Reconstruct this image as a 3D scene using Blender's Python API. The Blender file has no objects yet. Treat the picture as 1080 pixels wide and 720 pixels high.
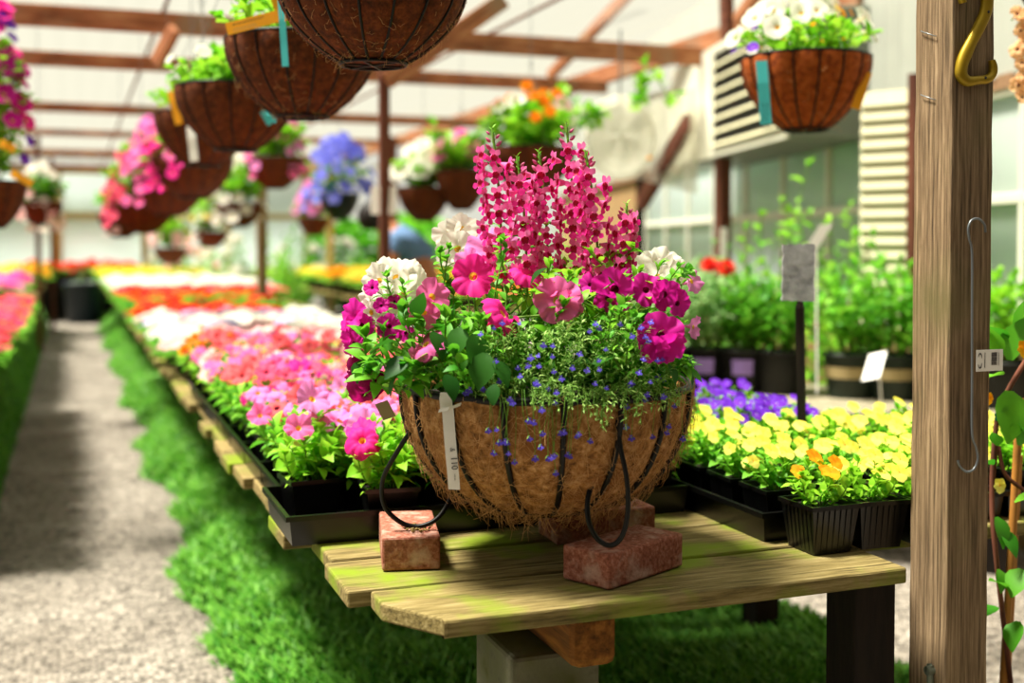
import bpy, math, random
import numpy as np
from mathutils import Vector, Matrix, Quaternion
random.seed(7); rng = np.random.default_rng(7)
SC = bpy.context.scene
PI = math.pi

# ------------------------------------------------------------------ camera
FPX, CAMH, YAW, PPY, HOR = 1250.0, 1.25, math.radians(20.4), 298.0, 258.0
PIT = math.atan((PPY - HOR) / FPX)
FW = Vector((math.sin(YAW)*math.cos(PIT), math.cos(YAW)*math.cos(PIT), -math.sin(PIT)))
RT = Vector((math.cos(YAW), -math.sin(YAW), 0)); UP = RT.cross(FW)
CAM = Vector((0, 0, CAMH))
cd = bpy.data.cameras.new('camera'); cam = bpy.data.objects.new('camera', cd)
SC.collection.objects.link(cam); SC.camera = cam
cam.matrix_world = Matrix((( RT.x, UP.x, -FW.x, 0), (RT.y, UP.y, -FW.y, 0), (RT.z, UP.z, -FW.z, CAMH), (0, 0, 0, 1)))
cd.sensor_width = 36; cd.lens = FPX/1080*36; cd.shift_y = -(360-PPY)/1080
cd.clip_start = .05; cd.clip_end = 200
cd.dof.use_dof = True; cd.dof.focus_distance = 2.0; cd.dof.aperture_fstop = 2.1
SC.view_settings.view_transform = 'Standard'; SC.view_settings.look = 'None'
SC.view_settings.gamma = 1; SC.view_settings.use_curve_mapping = False
SC.view_settings.exposure = 0.0
try:
    SC.cycles.max_bounces = 8; SC.cycles.transparent_max_bounces = 12
    SC.cycles.sample_clamp_indirect = 4; SC.cycles.caustics_reflective = False; SC.cycles.caustics_refractive = False
except Exception: pass
# sky: warm milky overhead, brightest towards the far end, dim low down behind
w = bpy.data.worlds.new('world'); SC.world = w; w.use_nodes = True
nt = w.node_tree; nt.nodes.clear()
def wn(t): return nt.nodes.new(t)
tc = wn('ShaderNodeTexCoord'); dotn = wn('ShaderNodeVectorMath'); dotn.operation = 'DOT_PRODUCT'
dv = Vector((-.05, .5, .7)).normalized(); dotn.inputs[1].default_value = dv
rmp = wn('ShaderNodeValToRGB'); el = rmp.color_ramp.elements
el[0].position = .0; el[0].color = (.08, .09, .10, 1); el[1].position = 1; el[1].color = (.84, .82, .70, 1)
e = rmp.color_ramp.elements.new(.5); e.color = (.27, .27, .27, 1)
e = rmp.color_ramp.elements.new(.70); e.color = (.74, .73, .62, 1)
mr = wn('ShaderNodeMapRange'); mr.inputs[1].default_value = -1; mr.inputs[2].default_value = 1
bg = wn('ShaderNodeBackground'); bg.inputs[1].default_value = 1.0; wo = wn('ShaderNodeOutputWorld')
nt.links.new(tc.outputs['Generated'], dotn.inputs[0]); nt.links.new(dotn.outputs['Value'], mr.inputs[0])
nt.links.new(mr.outputs[0], rmp.inputs[0]); nt.links.new(rmp.outputs[0], bg.inputs[0]); nt.links.new(bg.outputs[0], wo.inputs[0])
sl = bpy.data.lights.new('sun', 'SUN'); sl.energy = 13; sl.angle = math.radians(13); sl.color = (1, .96, .89)
sun = bpy.data.objects.new('sun', sl); SC.collection.objects.link(sun)
sun.rotation_euler = Vector((-.36, .10, .86)).to_track_quat('Z', 'Y').to_euler()
sun.location = (-3, 3, 8)

def P(x, y, d):                       # point seen at pixel x,y at depth d
    return CAM + (FW*FPX + RT*(x-540) - UP*(y-PPY)) * (d/FPX)
def ray(x, y): return FW*FPX + RT*(x-540) - UP*(y-PPY)
def PZ(x, y, z): r = ray(x, y); return CAM + r*((z-CAMH)/r.z)
def PY(x, y, Y): r = ray(x, y); return CAM + r*(Y/r.y)
def PX(x, y, X): r = ray(x, y); return CAM + r*(X/r.x)

# ------------------------------------------------------------------ materials
def lin(h):
    h = h.lstrip('#'); v = [int(h[i:i+2], 16)/255 for i in (0, 2, 4)]
    return tuple(x/12.92 if x <= .04045 else ((x+.055)/1.055)**2.4 for x in v) + (1,)
MATS = {}
def newmat(n):
    m = bpy.data.materials.new(n); m.use_nodes = True; t = m.node_tree
    b = t.nodes['Principled BSDF']; MATS[n] = m; return m, t, b
def L(t, a, b): t.links.new(a, b)
def plain(n, h, rough=.6, metal=0, spec=.4, var=0, bump=0, scale=40):
    m, t, b = newmat(n); c = lin(h)
    b.inputs['Base Color'].default_value = c; b.inputs['Roughness'].default_value = rough
    b.inputs['Metallic'].default_value = metal; b.inputs['Specular IOR Level'].default_value = spec
    if var or bump:
        tcn = t.nodes.new('ShaderNodeTexCoord'); no = t.nodes.new('ShaderNodeTexNoise'); no.inputs['Scale'].default_value = scale
        no.inputs['Detail'].default_value = 6; L(t, tcn.outputs['Object'], no.inputs['Vector'])
        if var:
            mx = t.nodes.new('ShaderNodeMix'); mx.data_type = 'RGBA'
            mx.inputs[6].default_value = tuple(x*(1-var) for x in c[:3])+(1,); mx.inputs[7].default_value = tuple(min(1, x*(1+var)) for x in c[:3])+(1,)
            cr = t.nodes.new('ShaderNodeMapRange'); cr.inputs[1].default_value = .3; cr.inputs[2].default_value = .7
            L(t, no.outputs['Fac'], cr.inputs[0]); L(t, cr.outputs[0], mx.inputs[0]); L(t, mx.outputs[2], b.inputs['Base Color'])
        if bump:
            bp = t.nodes.new('ShaderNodeBump'); bp.inputs['Strength'].default_value = bump; bp.inputs['Distance'].default_value = .01
            L(t, no.outputs['Fac'], bp.inputs['Height']); L(t, bp.outputs[0], b.inputs['Normal'])
    return m
def thin(n, h, h2=None, tr=.4, rough=.5, spec=.3):          # leaf / petal: colour per island + light passing through
    m, t, b = newmat(n); c = lin(h); c2 = lin(h2 or h)
    geo = t.nodes.new('ShaderNodeNewGeometry'); mx = t.nodes.new('ShaderNodeMix'); mx.data_type = 'RGBA'
    mx.inputs[6].default_value = c; mx.inputs[7].default_value = c2; L(t, geo.outputs['Random Per Island'], mx.inputs[0])
    b.inputs['Roughness'].default_value = rough; b.inputs['Specular IOR Level'].default_value = spec
    L(t, mx.outputs[2], b.inputs['Base Color'])
    tl = t.nodes.new('ShaderNodeBsdfTranslucent'); L(t, mx.outputs[2], tl.inputs[0])
    ms = t.nodes.new('ShaderNodeMixShader'); ms.inputs[0].default_value = tr
    L(t, b.outputs[0], ms.inputs[1]); L(t, tl.outputs[0], ms.inputs[2])
    L(t, ms.outputs[0], t.nodes['Material Output'].inputs[0]); return m
def streak(n, cols, scale=(1, 1, 1), nscale=6, rough=.8, bump=.4, patch=None, pscale=3, ptr=(.5, .62), axis_detail=8, bdist=.004):
    """wood and coir: noise stretched along an axis, optional second patch colour (moss, damp)"""
    m, t, b = newmat(n); tcn = t.nodes.new('ShaderNodeTexCoord'); mp = t.nodes.new('ShaderNodeMapping')
    mp.inputs['Scale'].default_value = scale; L(t, tcn.outputs['Object'], mp.inputs[0])
    no = t.nodes.new('ShaderNodeTexNoise'); no.inputs['Scale'].default_value = nscale; no.inputs['Detail'].default_value = axis_detail
    no.inputs['Roughness'].default_value = .65; L(t, mp.outputs[0], no.inputs['Vector'])
    rp = t.nodes.new('ShaderNodeValToRGB'); r = rp.color_ramp
    r.elements[0].position = .3; r.elements[1].position = .72
    r.elements[0].color = lin(cols[0]); r.elements[1].color = lin(cols[-1])
    for i, cc in enumerate(cols[1:-1]):
        e = r.elements.new(.3+.42*(i+1)/(len(cols)-1)); e.color = lin(cc)
    L(t, no.outputs['Fac'], rp.inputs[0]); out = rp.outputs[0]
    if patch:
        n2 = t.nodes.new('ShaderNodeTexNoise'); n2.inputs['Scale'].default_value = pscale; n2.inputs['Detail'].default_value = 5
        L(t, tcn.outputs['Object'], n2.inputs['Vector'])
        mr = t.nodes.new('ShaderNodeMapRange'); mr.inputs[1].default_value = ptr[0]; mr.inputs[2].default_value = ptr[1]
        L(t, n2.outputs['Fac'], mr.inputs[0]); mx = t.nodes.new('ShaderNodeMix'); mx.data_type = 'RGBA'
        L(t, mr.outputs[0], mx.inputs[0]); L(t, out, mx.inputs[6]); mx.inputs[7].default_value = lin(patch); out = mx.outputs[2]
    L(t, out, b.inputs['Base Color']); b.inputs['Roughness'].default_value = rough; b.inputs['Specular IOR Level'].default_value = .2
    bp = t.nodes.new('ShaderNodeBump'); bp.inputs['Strength'].default_value = bump; bp.inputs['Distance'].default_value = bdist
    L(t, no.outputs['Fac'], bp.inputs['Height']); L(t, bp.outputs[0], b.inputs['Normal']); return m

# wood
M_plank = streak('bench_wood', ['#3f321e', '#8f7c4b', '#bba97c'], (3, 42, 42), 3, patch='#7f7d40', pscale=5, ptr=(.52, .7), bump=1)
M_plank2 = streak('mossy_wood', ['#3a321c', '#7d6e42', '#a19266'], (3, 42, 42), 3, patch='#75881f', pscale=6, ptr=(.48, .62), bump=.6)
M_postw = streak('post_wood', ['#33281e', '#806a50', '#b29979'], (55, 55, 1.6), 3, patch='#67603c', pscale=3, ptr=(.52, .7), bump=.9)
M_beam = streak('beam_wood', ['#5e3826', '#a86c4a', '#c8946c'], (2, 14, 14), 2, patch='#9d7c62', pscale=2, bump=.3)
M_brown = streak('brown_post_wood', ['#3a201a', '#6b3f30', '#84523f'], (12, 12, 1), 2, bump=.3)
M_oldwood = streak('old_wood', ['#3d2a12', '#7c4d1e', '#a36c30'], (18, 2, 18), 3, bump=.6)
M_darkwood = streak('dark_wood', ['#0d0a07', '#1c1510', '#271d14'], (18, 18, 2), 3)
M_yellowwood = plain('pale_wood', '#b7a566', .7, var=.2)
M_stake = plain('stake_wood', '#a9712e', .7, var=.2, scale=20)
M_conc = streak('mossy_concrete', ['#3c3a2c', '#6c6a58', '#8c8a76'], (3, 3, 3), 4, patch='#4e4f2a', pscale=6, bump=.8)
M_brick = streak('brick', ['#6a3a2c', '#9c5f4d', '#c08a78'], (14, 14, 14), 9, patch='#c4a294', pscale=30, ptr=(.5, .75), bump=.9, bdist=.003)
# basket
M_coir = streak('coir', ['#4e2f16', '#a4733f', '#dcb07c'], (1, 1, 1), 75, patch='#8a5a2e', pscale=9, bump=1.0, bdist=.004, axis_detail=10)
M_coir2 = streak('coir_dark', ['#2c1206', '#5e2c0f', '#7d421c'], (1, 1, 1), 70, bump=1.0, bdist=.004)
M_fibre = plain('fibre', '#c79862', .8)
M_wire = plain('black_wire', '#050505', .45, spec=.25)
M_steel = plain('grey_wire', '#7a8084', .35, .6)
M_soil = plain('soil', '#1b110a', .95, bump=.8, scale=90)
M_black = plain('black_plastic', '#060606', .28, spec=.5)
M_black2 = plain('dull_black_plastic', '#0a0a0a', .5, spec=.3)
M_blue = plain('blue_grey_plastic', '#16242e', .4)
M_white = plain('white_paint', '#dcdccb', .5)
M_cream = plain('cream_paint', '#cfcba8', .6, var=.05)
M_metalw = plain('white_metal', '#b9bdb4', .4, .2, var=.06, scale=4)
M_grey = plain('grey_metal', '#6e7668', .5, .1)
M_paper = plain('white_paper', '#f2f0ea', .6)
M_ink = plain('ink', '#17171a', .6)
M_brass = plain('brass', '#a08418', .45, .45, var=.15, scale=30)
M_slate = streak('slate', ['#75737a', '#a3a1a8', '#c0bdc4'], (3, 3, 3), 12, bump=.3)
M_gold = plain('gold_tag', '#f0a30c', .5); M_teal = plain('teal_tag', '#4cc4c8', .5)
M_lilac = plain('lilac_label', '#9377c8', .5); M_tan = plain('tan_label', '#a39166', .6)
M_green_pl = plain('dark_green_plastic', '#16241a', .5)
M_twist = plain('green_tie', '#1f8a7c', .5)
M_dirt = plain('debris', '#8b7440', .9)
M_denim = plain('blue_denim', '#5f7fa8', .9, var=.1); M_shirt = plain('pale_shirt', '#c9d6df', .9)
M_skin = plain('skin', '#a8683f', .5); M_hair = plain('dark_hair', '#17110e', .6)
# leaves and petals
LEAF = {k: thin('leaf_'+k, a, b, .42) for k, a, b in [('lime', '#62b41c', '#a6da3c'), ('green', '#378a1c', '#78c030'), ('mid', '#489f24', '#94d63e'), ('dark', '#1d5216', '#3f7d22'), ('grey', '#7aac66', '#b8d898')]}
M_stem = thin('stem_green', '#5c8f2c', '#7da83c', .2)
PET = {k: thin('petal_'+k, a, b, .48, .6, .2) for k, a, b in [
    ('hot', '#f00c88', '#ff3cb0'), ('pink', '#f43ca4', '#ff8ccc'), ('lilac', '#ec60cc', '#f8a8e4'), ('magenta', '#c8088c', '#e62cb4'), ('maroon', '#8c0450', '#b00c6c'),
    ('coral', '#f0445c', '#ff7c80'), ('red', '#d8140c', '#f4301c'), ('white', '#e8e6dc', '#f2efe4'), ('blush', '#f4b8c0', '#ffe0dc'), ('yellow', '#f4e22c', '#fbf27c'),
    ('orange', '#f48a08', '#ffb41c'), ('violet', '#5a22b8', '#8a3ce0'), ('blue', '#4a3cc8', '#7a66ec'), ('lavender', '#b9b0e8', '#e4dff4'), ('peach', '#f4b070', '#ffd8a8'),
    ('snap', '#f03ca4', '#ffa4d8'), ('snaplip', '#e8148c', '#ff4cb4'), ('rose', '#ee2c5c', '#ff6c98'), ('skyblue', '#5a64d8', '#8c92f0')]}
M_throat = thin('throat_yellow', '#e8b830', '#f0c850', .3); M_dthroat = thin('throat_dark', '#5a0224', '#780434', .2); M_sthroat = thin('throat_crimson', '#8c0430', '#b40c40', .2)
M_wthroat = thin('throat_white', '#f0f0f4', '#ffffff', .3); M_othroat = thin('throat_orange', '#e06c08', '#f08c10', .3)

def ground_mat(n, cols, sc, bump, ax=None):
    m, t, b = newmat(n); tcn = t.nodes.new('ShaderNodeTexCoord')
    vo = t.nodes.new('ShaderNodeTexVoronoi'); vo.inputs['Scale'].default_value = sc; L(t, tcn.outputs['Object'], vo.inputs['Vector'])
    no = t.nodes.new('ShaderNodeTexNoise'); no.inputs['Scale'].default_value = 2.2; no.inputs['Detail'].default_value = 8; L(t, tcn.outputs['Object'], no.inputs['Vector'])
    sp = t.nodes.new('ShaderNodeSeparateColor'); L(t, vo.outputs['Color'], sp.inputs[0])
    rp = t.nodes.new('ShaderNodeValToRGB'); rp.color_ramp.elements[0].color = lin(cols[0]); rp.color_ramp.elements[1].color = lin(cols[1]); L(t, sp.outputs[0], rp.inputs[0])
    mx = t.nodes.new('ShaderNodeMix'); mx.data_type = 'RGBA'; mx.blend_type = 'MULTIPLY'; mx.inputs[0].default_value = .55
    r2 = t.nodes.new('ShaderNodeValToRGB'); r2.color_ramp.elements[0].position = .35; r2.color_ramp.elements[0].color = (.45, .42, .38, 1); r2.color_ramp.elements[1].position = .65; r2.color_ramp.elements[1].color = (1, 1, 1, 1)
    L(t, no.outputs['Fac'], r2.inputs[0]); L(t, rp.outputs[0], mx.inputs[6]); L(t, r2.outputs[0], mx.inputs[7]); L(t, mx.outputs[2], b.inputs['Base Color'])
    bp = t.nodes.new('ShaderNodeBump'); bp.inputs['Strength'].default_value = bump; bp.inputs['Distance'].default_value = .02
    L(t, vo.outputs['Distance'], bp.inputs['Height']); L(t, bp.outputs[0], b.inputs['Normal']); b.inputs['Roughness'].default_value = .9; return m
M_gravel = ground_mat('gravel', ('#5c564e', '#b3aa9e'), 55, .9)
M_moss = streak('moss_base', ['#16360a', '#2f6a14', '#4f9022'], (1, 1, 1), 30, bump=1.0, bdist=.02)
M_grassblade = thin('grass_blades', '#3c8420', '#86c44c', .3)

def glass(n, tint, mixf):
    m, t, b = newmat(n); tr = t.nodes.new('ShaderNodeBsdfTransparent'); tr.inputs[0].default_value = lin(tint)
    b.inputs['Base Color'].default_value = lin('#e0e8e4'); b.inputs['Roughness'].default_value = .12; b.inputs['Transmission Weight'].default_value = 0
    ms = t.nodes.new('ShaderNodeMixShader'); ms.inputs[0].default_value = mixf
    tl = t.nodes.new('ShaderNodeBsdfTranslucent'); tl.inputs[0].default_value = lin('#dde9e6'); m2 = t.nodes.new('ShaderNodeMixShader'); m2.inputs[0].default_value = .5; L(t, b.outputs[0], m2.inputs[1]); L(t, tl.outputs[0], m2.inputs[2])
    L(t, tr.outputs[0], ms.inputs[1]); L(t, m2.outputs[0], ms.inputs[2]); L(t, ms.outputs[0], t.nodes['Material Output'].inputs[0]); return m
M_glass = glass('window_glass', '#f0faf4', .8)
def sheet(n, h, tfac):
    m, t, b = newmat(n); tr = t.nodes.new('ShaderNodeBsdfTransparent'); tr.inputs[0].default_value = lin('#fffdf4')
    tl = t.nodes.new('ShaderNodeBsdfTranslucent'); tl.inputs[0].default_value = lin(h)
    ms = t.nodes.new('ShaderNodeMixShader'); ms.inputs[0].default_value = tfac
    L(t, tr.outputs[0], ms.inputs[1]); L(t, tl.outputs[0], ms.inputs[2]); L(t, ms.outputs[0], t.nodes['Material Output'].inputs[0]); return m
M_roof = sheet('roof_sheet', '#e8e6d8', .07)
M_plastic = sheet('plastic_film', '#f2f2e8', .6)

# ------------------------------------------------------------------ mesh builder
class MB:
    def __init__(s): s.v = []; s.f = []; s.m = []; s.n = 0
    def add(s, V, F, mat=0):
        V = np.asarray(V, float).reshape(-1, 3); s.v.append(V)
        s.f.append((np.asarray(F, int) + s.n)); s.m.append(np.full(len(F), mat) if np.isscalar(mat) else np.asarray(mat)); s.n += len(V); return s
    def tmpl(s, T, M, mat=None):        # T=(V,F,mats)   M = 4x4
        M = np.array(M); V = T[0] @ M[:3, :3].T + M[:3, 3]
        for F, mm in T[1]: s.f.append(F + s.n); s.m.append(np.full(len(F), mm if mat is None else mat))
        s.v.append(V); s.n += len(V)
    def box(s, a, b, mat=0, M=None, taper=0):
        x0, y0, z0 = a; x1, y1, z1 = b; t = taper
        V = np.array([(x0+t, y0+t, z0), (x1-t, y0+t, z0), (x1-t, y1-t, z0), (x0+t, y1-t, z0), (x0, y0, z1), (x1, y0, z1), (x1, y1, z1), (x0, y1, z1)], float)
        if M is not None: M = np.array(M); V = V @ M[:3, :3].T + M[:3, 3]
        return s.add(V, [(0, 3, 2, 1), (4, 5, 6, 7), (0, 1, 5, 4), (1, 2, 6, 5), (2, 3, 7, 6), (3, 0, 4, 7)], mat)
    def tube(s, pts, r, mat=0, k=6, closed=False):
        pts = [Vector(p) for p in pts]; n = len(pts)
        if not hasattr(r, '__len__'): r = [r]*n
        V = []; prev = None
        for i, p in enumerate(pts):
            if closed: d = pts[(i+1) % n]-pts[i-1]
            else: d = pts[min(i+1, n-1)]-pts[max(i-1, 0)]
            d.normalize()
            if prev is None:
                a = Vector((0, 0, 1)) if abs(d.z) < .9 else Vector((1, 0, 0)); u = d.cross(a).normalized()
            else:
                u = prev-d*prev.dot(d); u.normalize()
            prev = u; v = d.cross(u)
            for j in range(k):
                a = 2*PI*j/k; V.append(p+(u*math.cos(a)+v*math.sin(a))*r[i])
        F = []
        for i in range(n if closed else n-1):
            for j in range(k):
                i2 = (i+1) % n; F.append((i*k+j, i*k+(j+1) % k, i2*k+(j+1) % k, i2*k+j))
        s.add([tuple(q) for q in V], F, mat)
        if not closed and k == 4: s.add([tuple(q) for q in V[:4]+V[-4:]], [(3, 2, 1, 0), (4, 5, 6, 7)], mat)
        return s
    def lathe(s, prof, k=32, mat=0, rmod=None, M=None):
        V = []; n = len(prof)
        for i, (r, z) in enumerate(prof):
            for j in range(k):
                a = 2*PI*j/k; q = r*(rmod(a, i) if rmod else 1); V.append((q*math.cos(a), q*math.sin(a), z))
        V = np.array(V)
        if M is not None: M = np.array(M); V = V @ M[:3, :3].T + M[:3, 3]
        s.add(V, [(i*k+j, i*k+(j+1) % k, (i+1)*k+(j+1) % k, (i+1)*k+j) for i in range(n-1) for j in range(k)], mat); return s
    def mesh(s, name, mats, smooth=True):
        me = bpy.data.meshes.new(name); V = np.concatenate(s.v)
        fl = []; mi = []
        for F, m in zip(s.f, s.m):
            fl.append(F); mi.append(m)
        tot = np.concatenate([np.full(len(F), F.shape[1]) for F in fl]); loops = np.concatenate([F.ravel() for F in fl]); mi = np.concatenate(mi)
        me.vertices.add(len(V)); me.vertices.foreach_set('co', V.ravel())
        me.loops.add(len(loops)); me.loops.foreach_set('vertex_index', loops)
        me.polygons.add(len(tot)); me.polygons.foreach_set('loop_start', np.concatenate([[0], np.cumsum(tot)[:-1]])); me.polygons.foreach_set('loop_total', tot)
        me.polygons.foreach_set('material_index', mi); me.polygons.foreach_set('use_smooth', np.full(len(tot), smooth))
        for m in (mats if isinstance(mats, (list, tuple)) else [mats]): me.materials.append(m)
        me.update(calc_edges=True); me.validate(); return me

def link(name, me, parent=None, M=None, loc=None, kind=None):
    o = bpy.data.objects.new(name, me); SC.collection.objects.link(o)
    if parent is not None: o.parent = parent
    if M is not None: o.matrix_local = Matrix(M) if not isinstance(M, Matrix) else M
    if loc is not None: o.location = loc
    if kind: o['kind'] = kind
    return o
def ob(name, mb, mats, parent=None, smooth=True, kind=None, bevel=0, loc=None, label=None):
    o = link(name, mb.mesh(name, mats, smooth), parent, loc=loc, kind=kind)
    if bevel:
        bv = o.modifiers.new('bevel', 'BEVEL'); bv.width = bevel; bv.segments = 2; bv.limit_method = 'ANGLE'
    if label: o['label'] = label
    return o
def tag(o, label, cat, group=None):
    o['label'] = label; o['category'] = cat
    if group: o['group'] = group
    return o
def thing(name, label, cat, loc=(0, 0, 0), rz=0, group=None):
    o = bpy.data.objects.new(name, None); SC.collection.objects.link(o); o.location = loc; o.rotation_euler = (0, 0, rz)
    o.empty_display_size = .05; return tag(o, label, cat, group)
def struct(name, mb, mats, smooth=False, bevel=0):
    o = ob(name, mb, mats, None, smooth, 'structure', bevel); return o
ORD = ['first', 'second', 'third', 'fourth', 'fifth', 'sixth', 'seventh', 'eighth', 'ninth', 'tenth', 'eleventh', 'twelfth', 'thirteenth', 'fourteenth', 'fifteenth', 'sixteenth', 'seventeenth', 'eighteenth', 'nineteenth', 'twentieth']

# ------------------------------------------------------------------ plant templates: (V, [(F, mat)...])
def TT(mb):
    parts = {}
    for F, m in zip(mb.f, mb.m):
        for q in np.unique(m): parts.setdefault((F.shape[1], int(q)), []).append(F[m == q])
    return (np.concatenate(mb.v), [(np.concatenate(v), k[1]) for k, v in parts.items()])
def blade(mb, Lh, W, bend=.2, fold=.15, n=4, mat=0, M=None, shape=.8, wav=0):
    """leaf or petal growing along +Y, face to +Z"""
    V = []
    for i in range(n+1):
        t = i/n; wd = W/2*math.sin(PI*(t*.94+.03)**shape); y = Lh*t*(1-.15*abs(bend)*t); z = Lh*bend*(t-1.4*t*t)
        for s_ in (-1, 0, 1):
            V.append((s_*wd, y, z+abs(s_)*fold*wd+(wav*W*math.sin(7*t+s_*2))))
    V = np.array(V)
    if M is not None: M = np.array(M); V = V @ M[:3, :3].T + M[:3, 3]
    mb.add(V, [(i*3+j, i*3+j+1, (i+1)*3+j+1, (i+1)*3+j) for i in range(n) for j in range(2)], mat)
def mkleaf(W=.5, bend=.3, n=4, shape=.8, fold=.25): m = MB(); blade(m, 1, W, bend, fold, n, 0, shape=shape); return TT(m)
LF = mkleaf(.5, .35); LF_R = mkleaf(.72, .2, 5, .75); LF_N = mkleaf(.24, .3, 3); LF_LO = mkleaf(.5, .3, 2)
def orient(d, roll=None, sc=1, loc=(0, 0, 0), fwd='Z'):
    d = Vector(d).normalized(); q = d.to_track_quat(fwd, 'Y' if fwd == 'Z' else 'Z')
    M = Matrix.Translation(Vector(loc)) @ q.to_matrix().to_4x4() @ Matrix.Rotation(random.uniform(0, 2*PI) if roll is None else roll, 4, fwd) @ Matrix.Scale(sc, 4)
    return M
def leafM(p, d, sc, roll=None):       # leaf at p growing along d
    return orient(d, random.uniform(-.6, .6) if roll is None else roll, sc, p, 'Y')
def rnd(a, b): return random.uniform(a, b)

def petunia_T(seed=0, reflex=0, segs=40, ruff=1.0):
    r_ = np.random.default_rng(seed); m = MB(); rr = [.04, .09, .19, .50, .78, 1.0]; zz = [-.62, -.36, -.15, -.02, .05, .05]
    if reflex: zz = [-.62, -.32, -.08, 0., -.12*reflex, -.42*reflex]
    V = []; ph = r_.uniform(0, 6, 3)
    for i, (r, z) in enumerate(zip(rr, zz)):
        t = max(0, (r-.2)/.8)
        for j in range(segs):
            a = 2*PI*j/segs; lobe = abs(math.cos(2.5*a))**.6
            q = r*(1-(1-lobe)*.17*t); zr = z+ruff*t*(.11*math.sin(2*a+ph[2])+.08*math.sin(5*a+ph[0])+.09*math.sin(11*a+ph[1])*t+.05*math.sin(19*a+ph[2])*t)-.06*t*(1-lobe)
            V.append((q*math.cos(a), q*math.sin(a), zr))
    F = [(i*segs+j, i*segs+(j+1) % segs, (i+1)*segs+(j+1) % segs, (i+1)*segs+j) for i in range(5) for j in range(segs)]
    mm = [1 if i < 2 else 0 for i in range(5) for j in range(segs)]
    m.add(V, F, mm); m.lathe([(.16, -.36), (.12, -.7), (.07, -1.0), (.05, -1.25)], 10, 0)
    m.lathe([(.075, -1.0), (.10, -1.2), (.04, -1.35)], 8, 2)
    return TT(m)
def petalset(spec, center=None, eye=.12):
    m = MB()
    for ang, Lh, W, tilt, mat, off in spec:
        M = Matrix.Translation((0, 0, off)) @ Matrix.Rotation(ang-PI/2, 4, 'Z') @ Matrix.Rotation(tilt, 4, 'X')
        blade(m, Lh, W, .15, .12, 4, mat, M, shape=1.15, wav=.03)
    if center: m.lathe([(0.001, .05), (eye*.7, .04), (eye, .02)], 10, center)
    return m
def snap_T():
    m = MB(); m.lathe([(.10, -.95), (.2, -.7), (.3, -.35), (.36, -.05), (.44, .05)], 12, 0)
    m.lathe([(.37, .0), (.26, -.1), (.001, -.16)], 12, 1)
    for a, Ln, W, t, mt in [(1.15, .75, .62, .15, 0), (2.0, .75, .62, .15, 0), (-.35, .62, .6, .35, 3), (-PI/2, .72, .8, .15, 3), (PI+.35, .62, .6, .35, 3)]:
        M = Matrix.Translation((.26*math.cos(a), .26*math.sin(a), .02)) @ Matrix.Rotation(a-PI/2, 4, 'Z') @ Matrix.Rotation(t, 4, 'X')
        blade(m, Ln, W, .1, .1, 4, mt, M, 1.1, .05)
    m.lathe([(.12, -.85), (.14, -1.0), (.03, -1.1)], 6, 2); return TT(m)
SNAP = snap_T()
VIOLA = TT(petalset([(1.0, .95, .95, .05, 0, 0), (2.14, .95, .95, .05, 0, .01), (.0, .85, .85, .1, 0, .03), (PI, .85, .85, .1, 0, .04), (-PI/2, .95, 1.15, .08, 0, .06)], 1, .17))
LOBEL = TT(petalset([(-PI/2, 1, .7, .1, 0, .0), (-PI/2-.95, 1, .65, .1, 0, .02), (-PI/2+.95, 1, .65, .1, 0, .04), (1.1, .7, .3, .4, 0, .02), (2.04, .7, .3, .4, 0, .02)], 1, .18))
FIVE = TT(petalset([(PI/2+i*2*PI/5, 1, .95, .1, 0, .01*i) for i in range(5)], 1, .15))
DISC = None
def disc_T():
    m = MB(); V = [(0, 0, -.1)]+[((1 if j % 2 == 0 else .78)*math.cos(PI*j/5), (1 if j % 2 == 0 else .78)*math.sin(PI*j/5), .12*math.sin(j*2.1)) for j in range(10)]
    m.add(V, [(0, j+1, (j+1) % 10+1) for j in range(10)], 0); return TT(m)
DISC = disc_T()
def pom_T():
    m = MB()
    for k, (n, r, z, t) in enumerate([(11, 1, 0, .1), (9, .8, .12, .5), (7, .6, .22, .9), (5, .4, .3, 1.2)]):
        for i in range(n):
            a = 2*PI*i/n+k*.3; M = Matrix.Translation((0, 0, z)) @ Matrix.Rotation(a, 4, 'Z') @ Matrix.Rotation(t, 4, 'X'); blade(m, r, .5, .2, .1, 2, 0, M, 1.3)
    return TT(m)
POM = pom_T()
PETU = [petunia_T(i, 0) for i in range(3)]+[petunia_T(5, 1), petunia_T(6, .6)]
PETLO = petunia_T(9, 0, 15)
def tm(name, T, mats):
    m = MB(); m.tmpl(T, np.eye(4)); return m.mesh(name, mats)
FM = {}
def petmesh(col, i=0, throat=None):
    k = ('p', col, i)
    if k not in FM: FM[k] = tm('petunia_'+col, PETU[i], [PET[col], throat or {'hot': M_throat, 'pink': M_throat, 'white': M_throat, 'lilac': M_throat, 'blush': M_throat}.get(col, M_dthroat), M_stem])
    return FM[k]
def flmesh(T, key, mats):
    if key not in FM: FM[key] = tm(key, T, mats)
    return FM[key]

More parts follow.
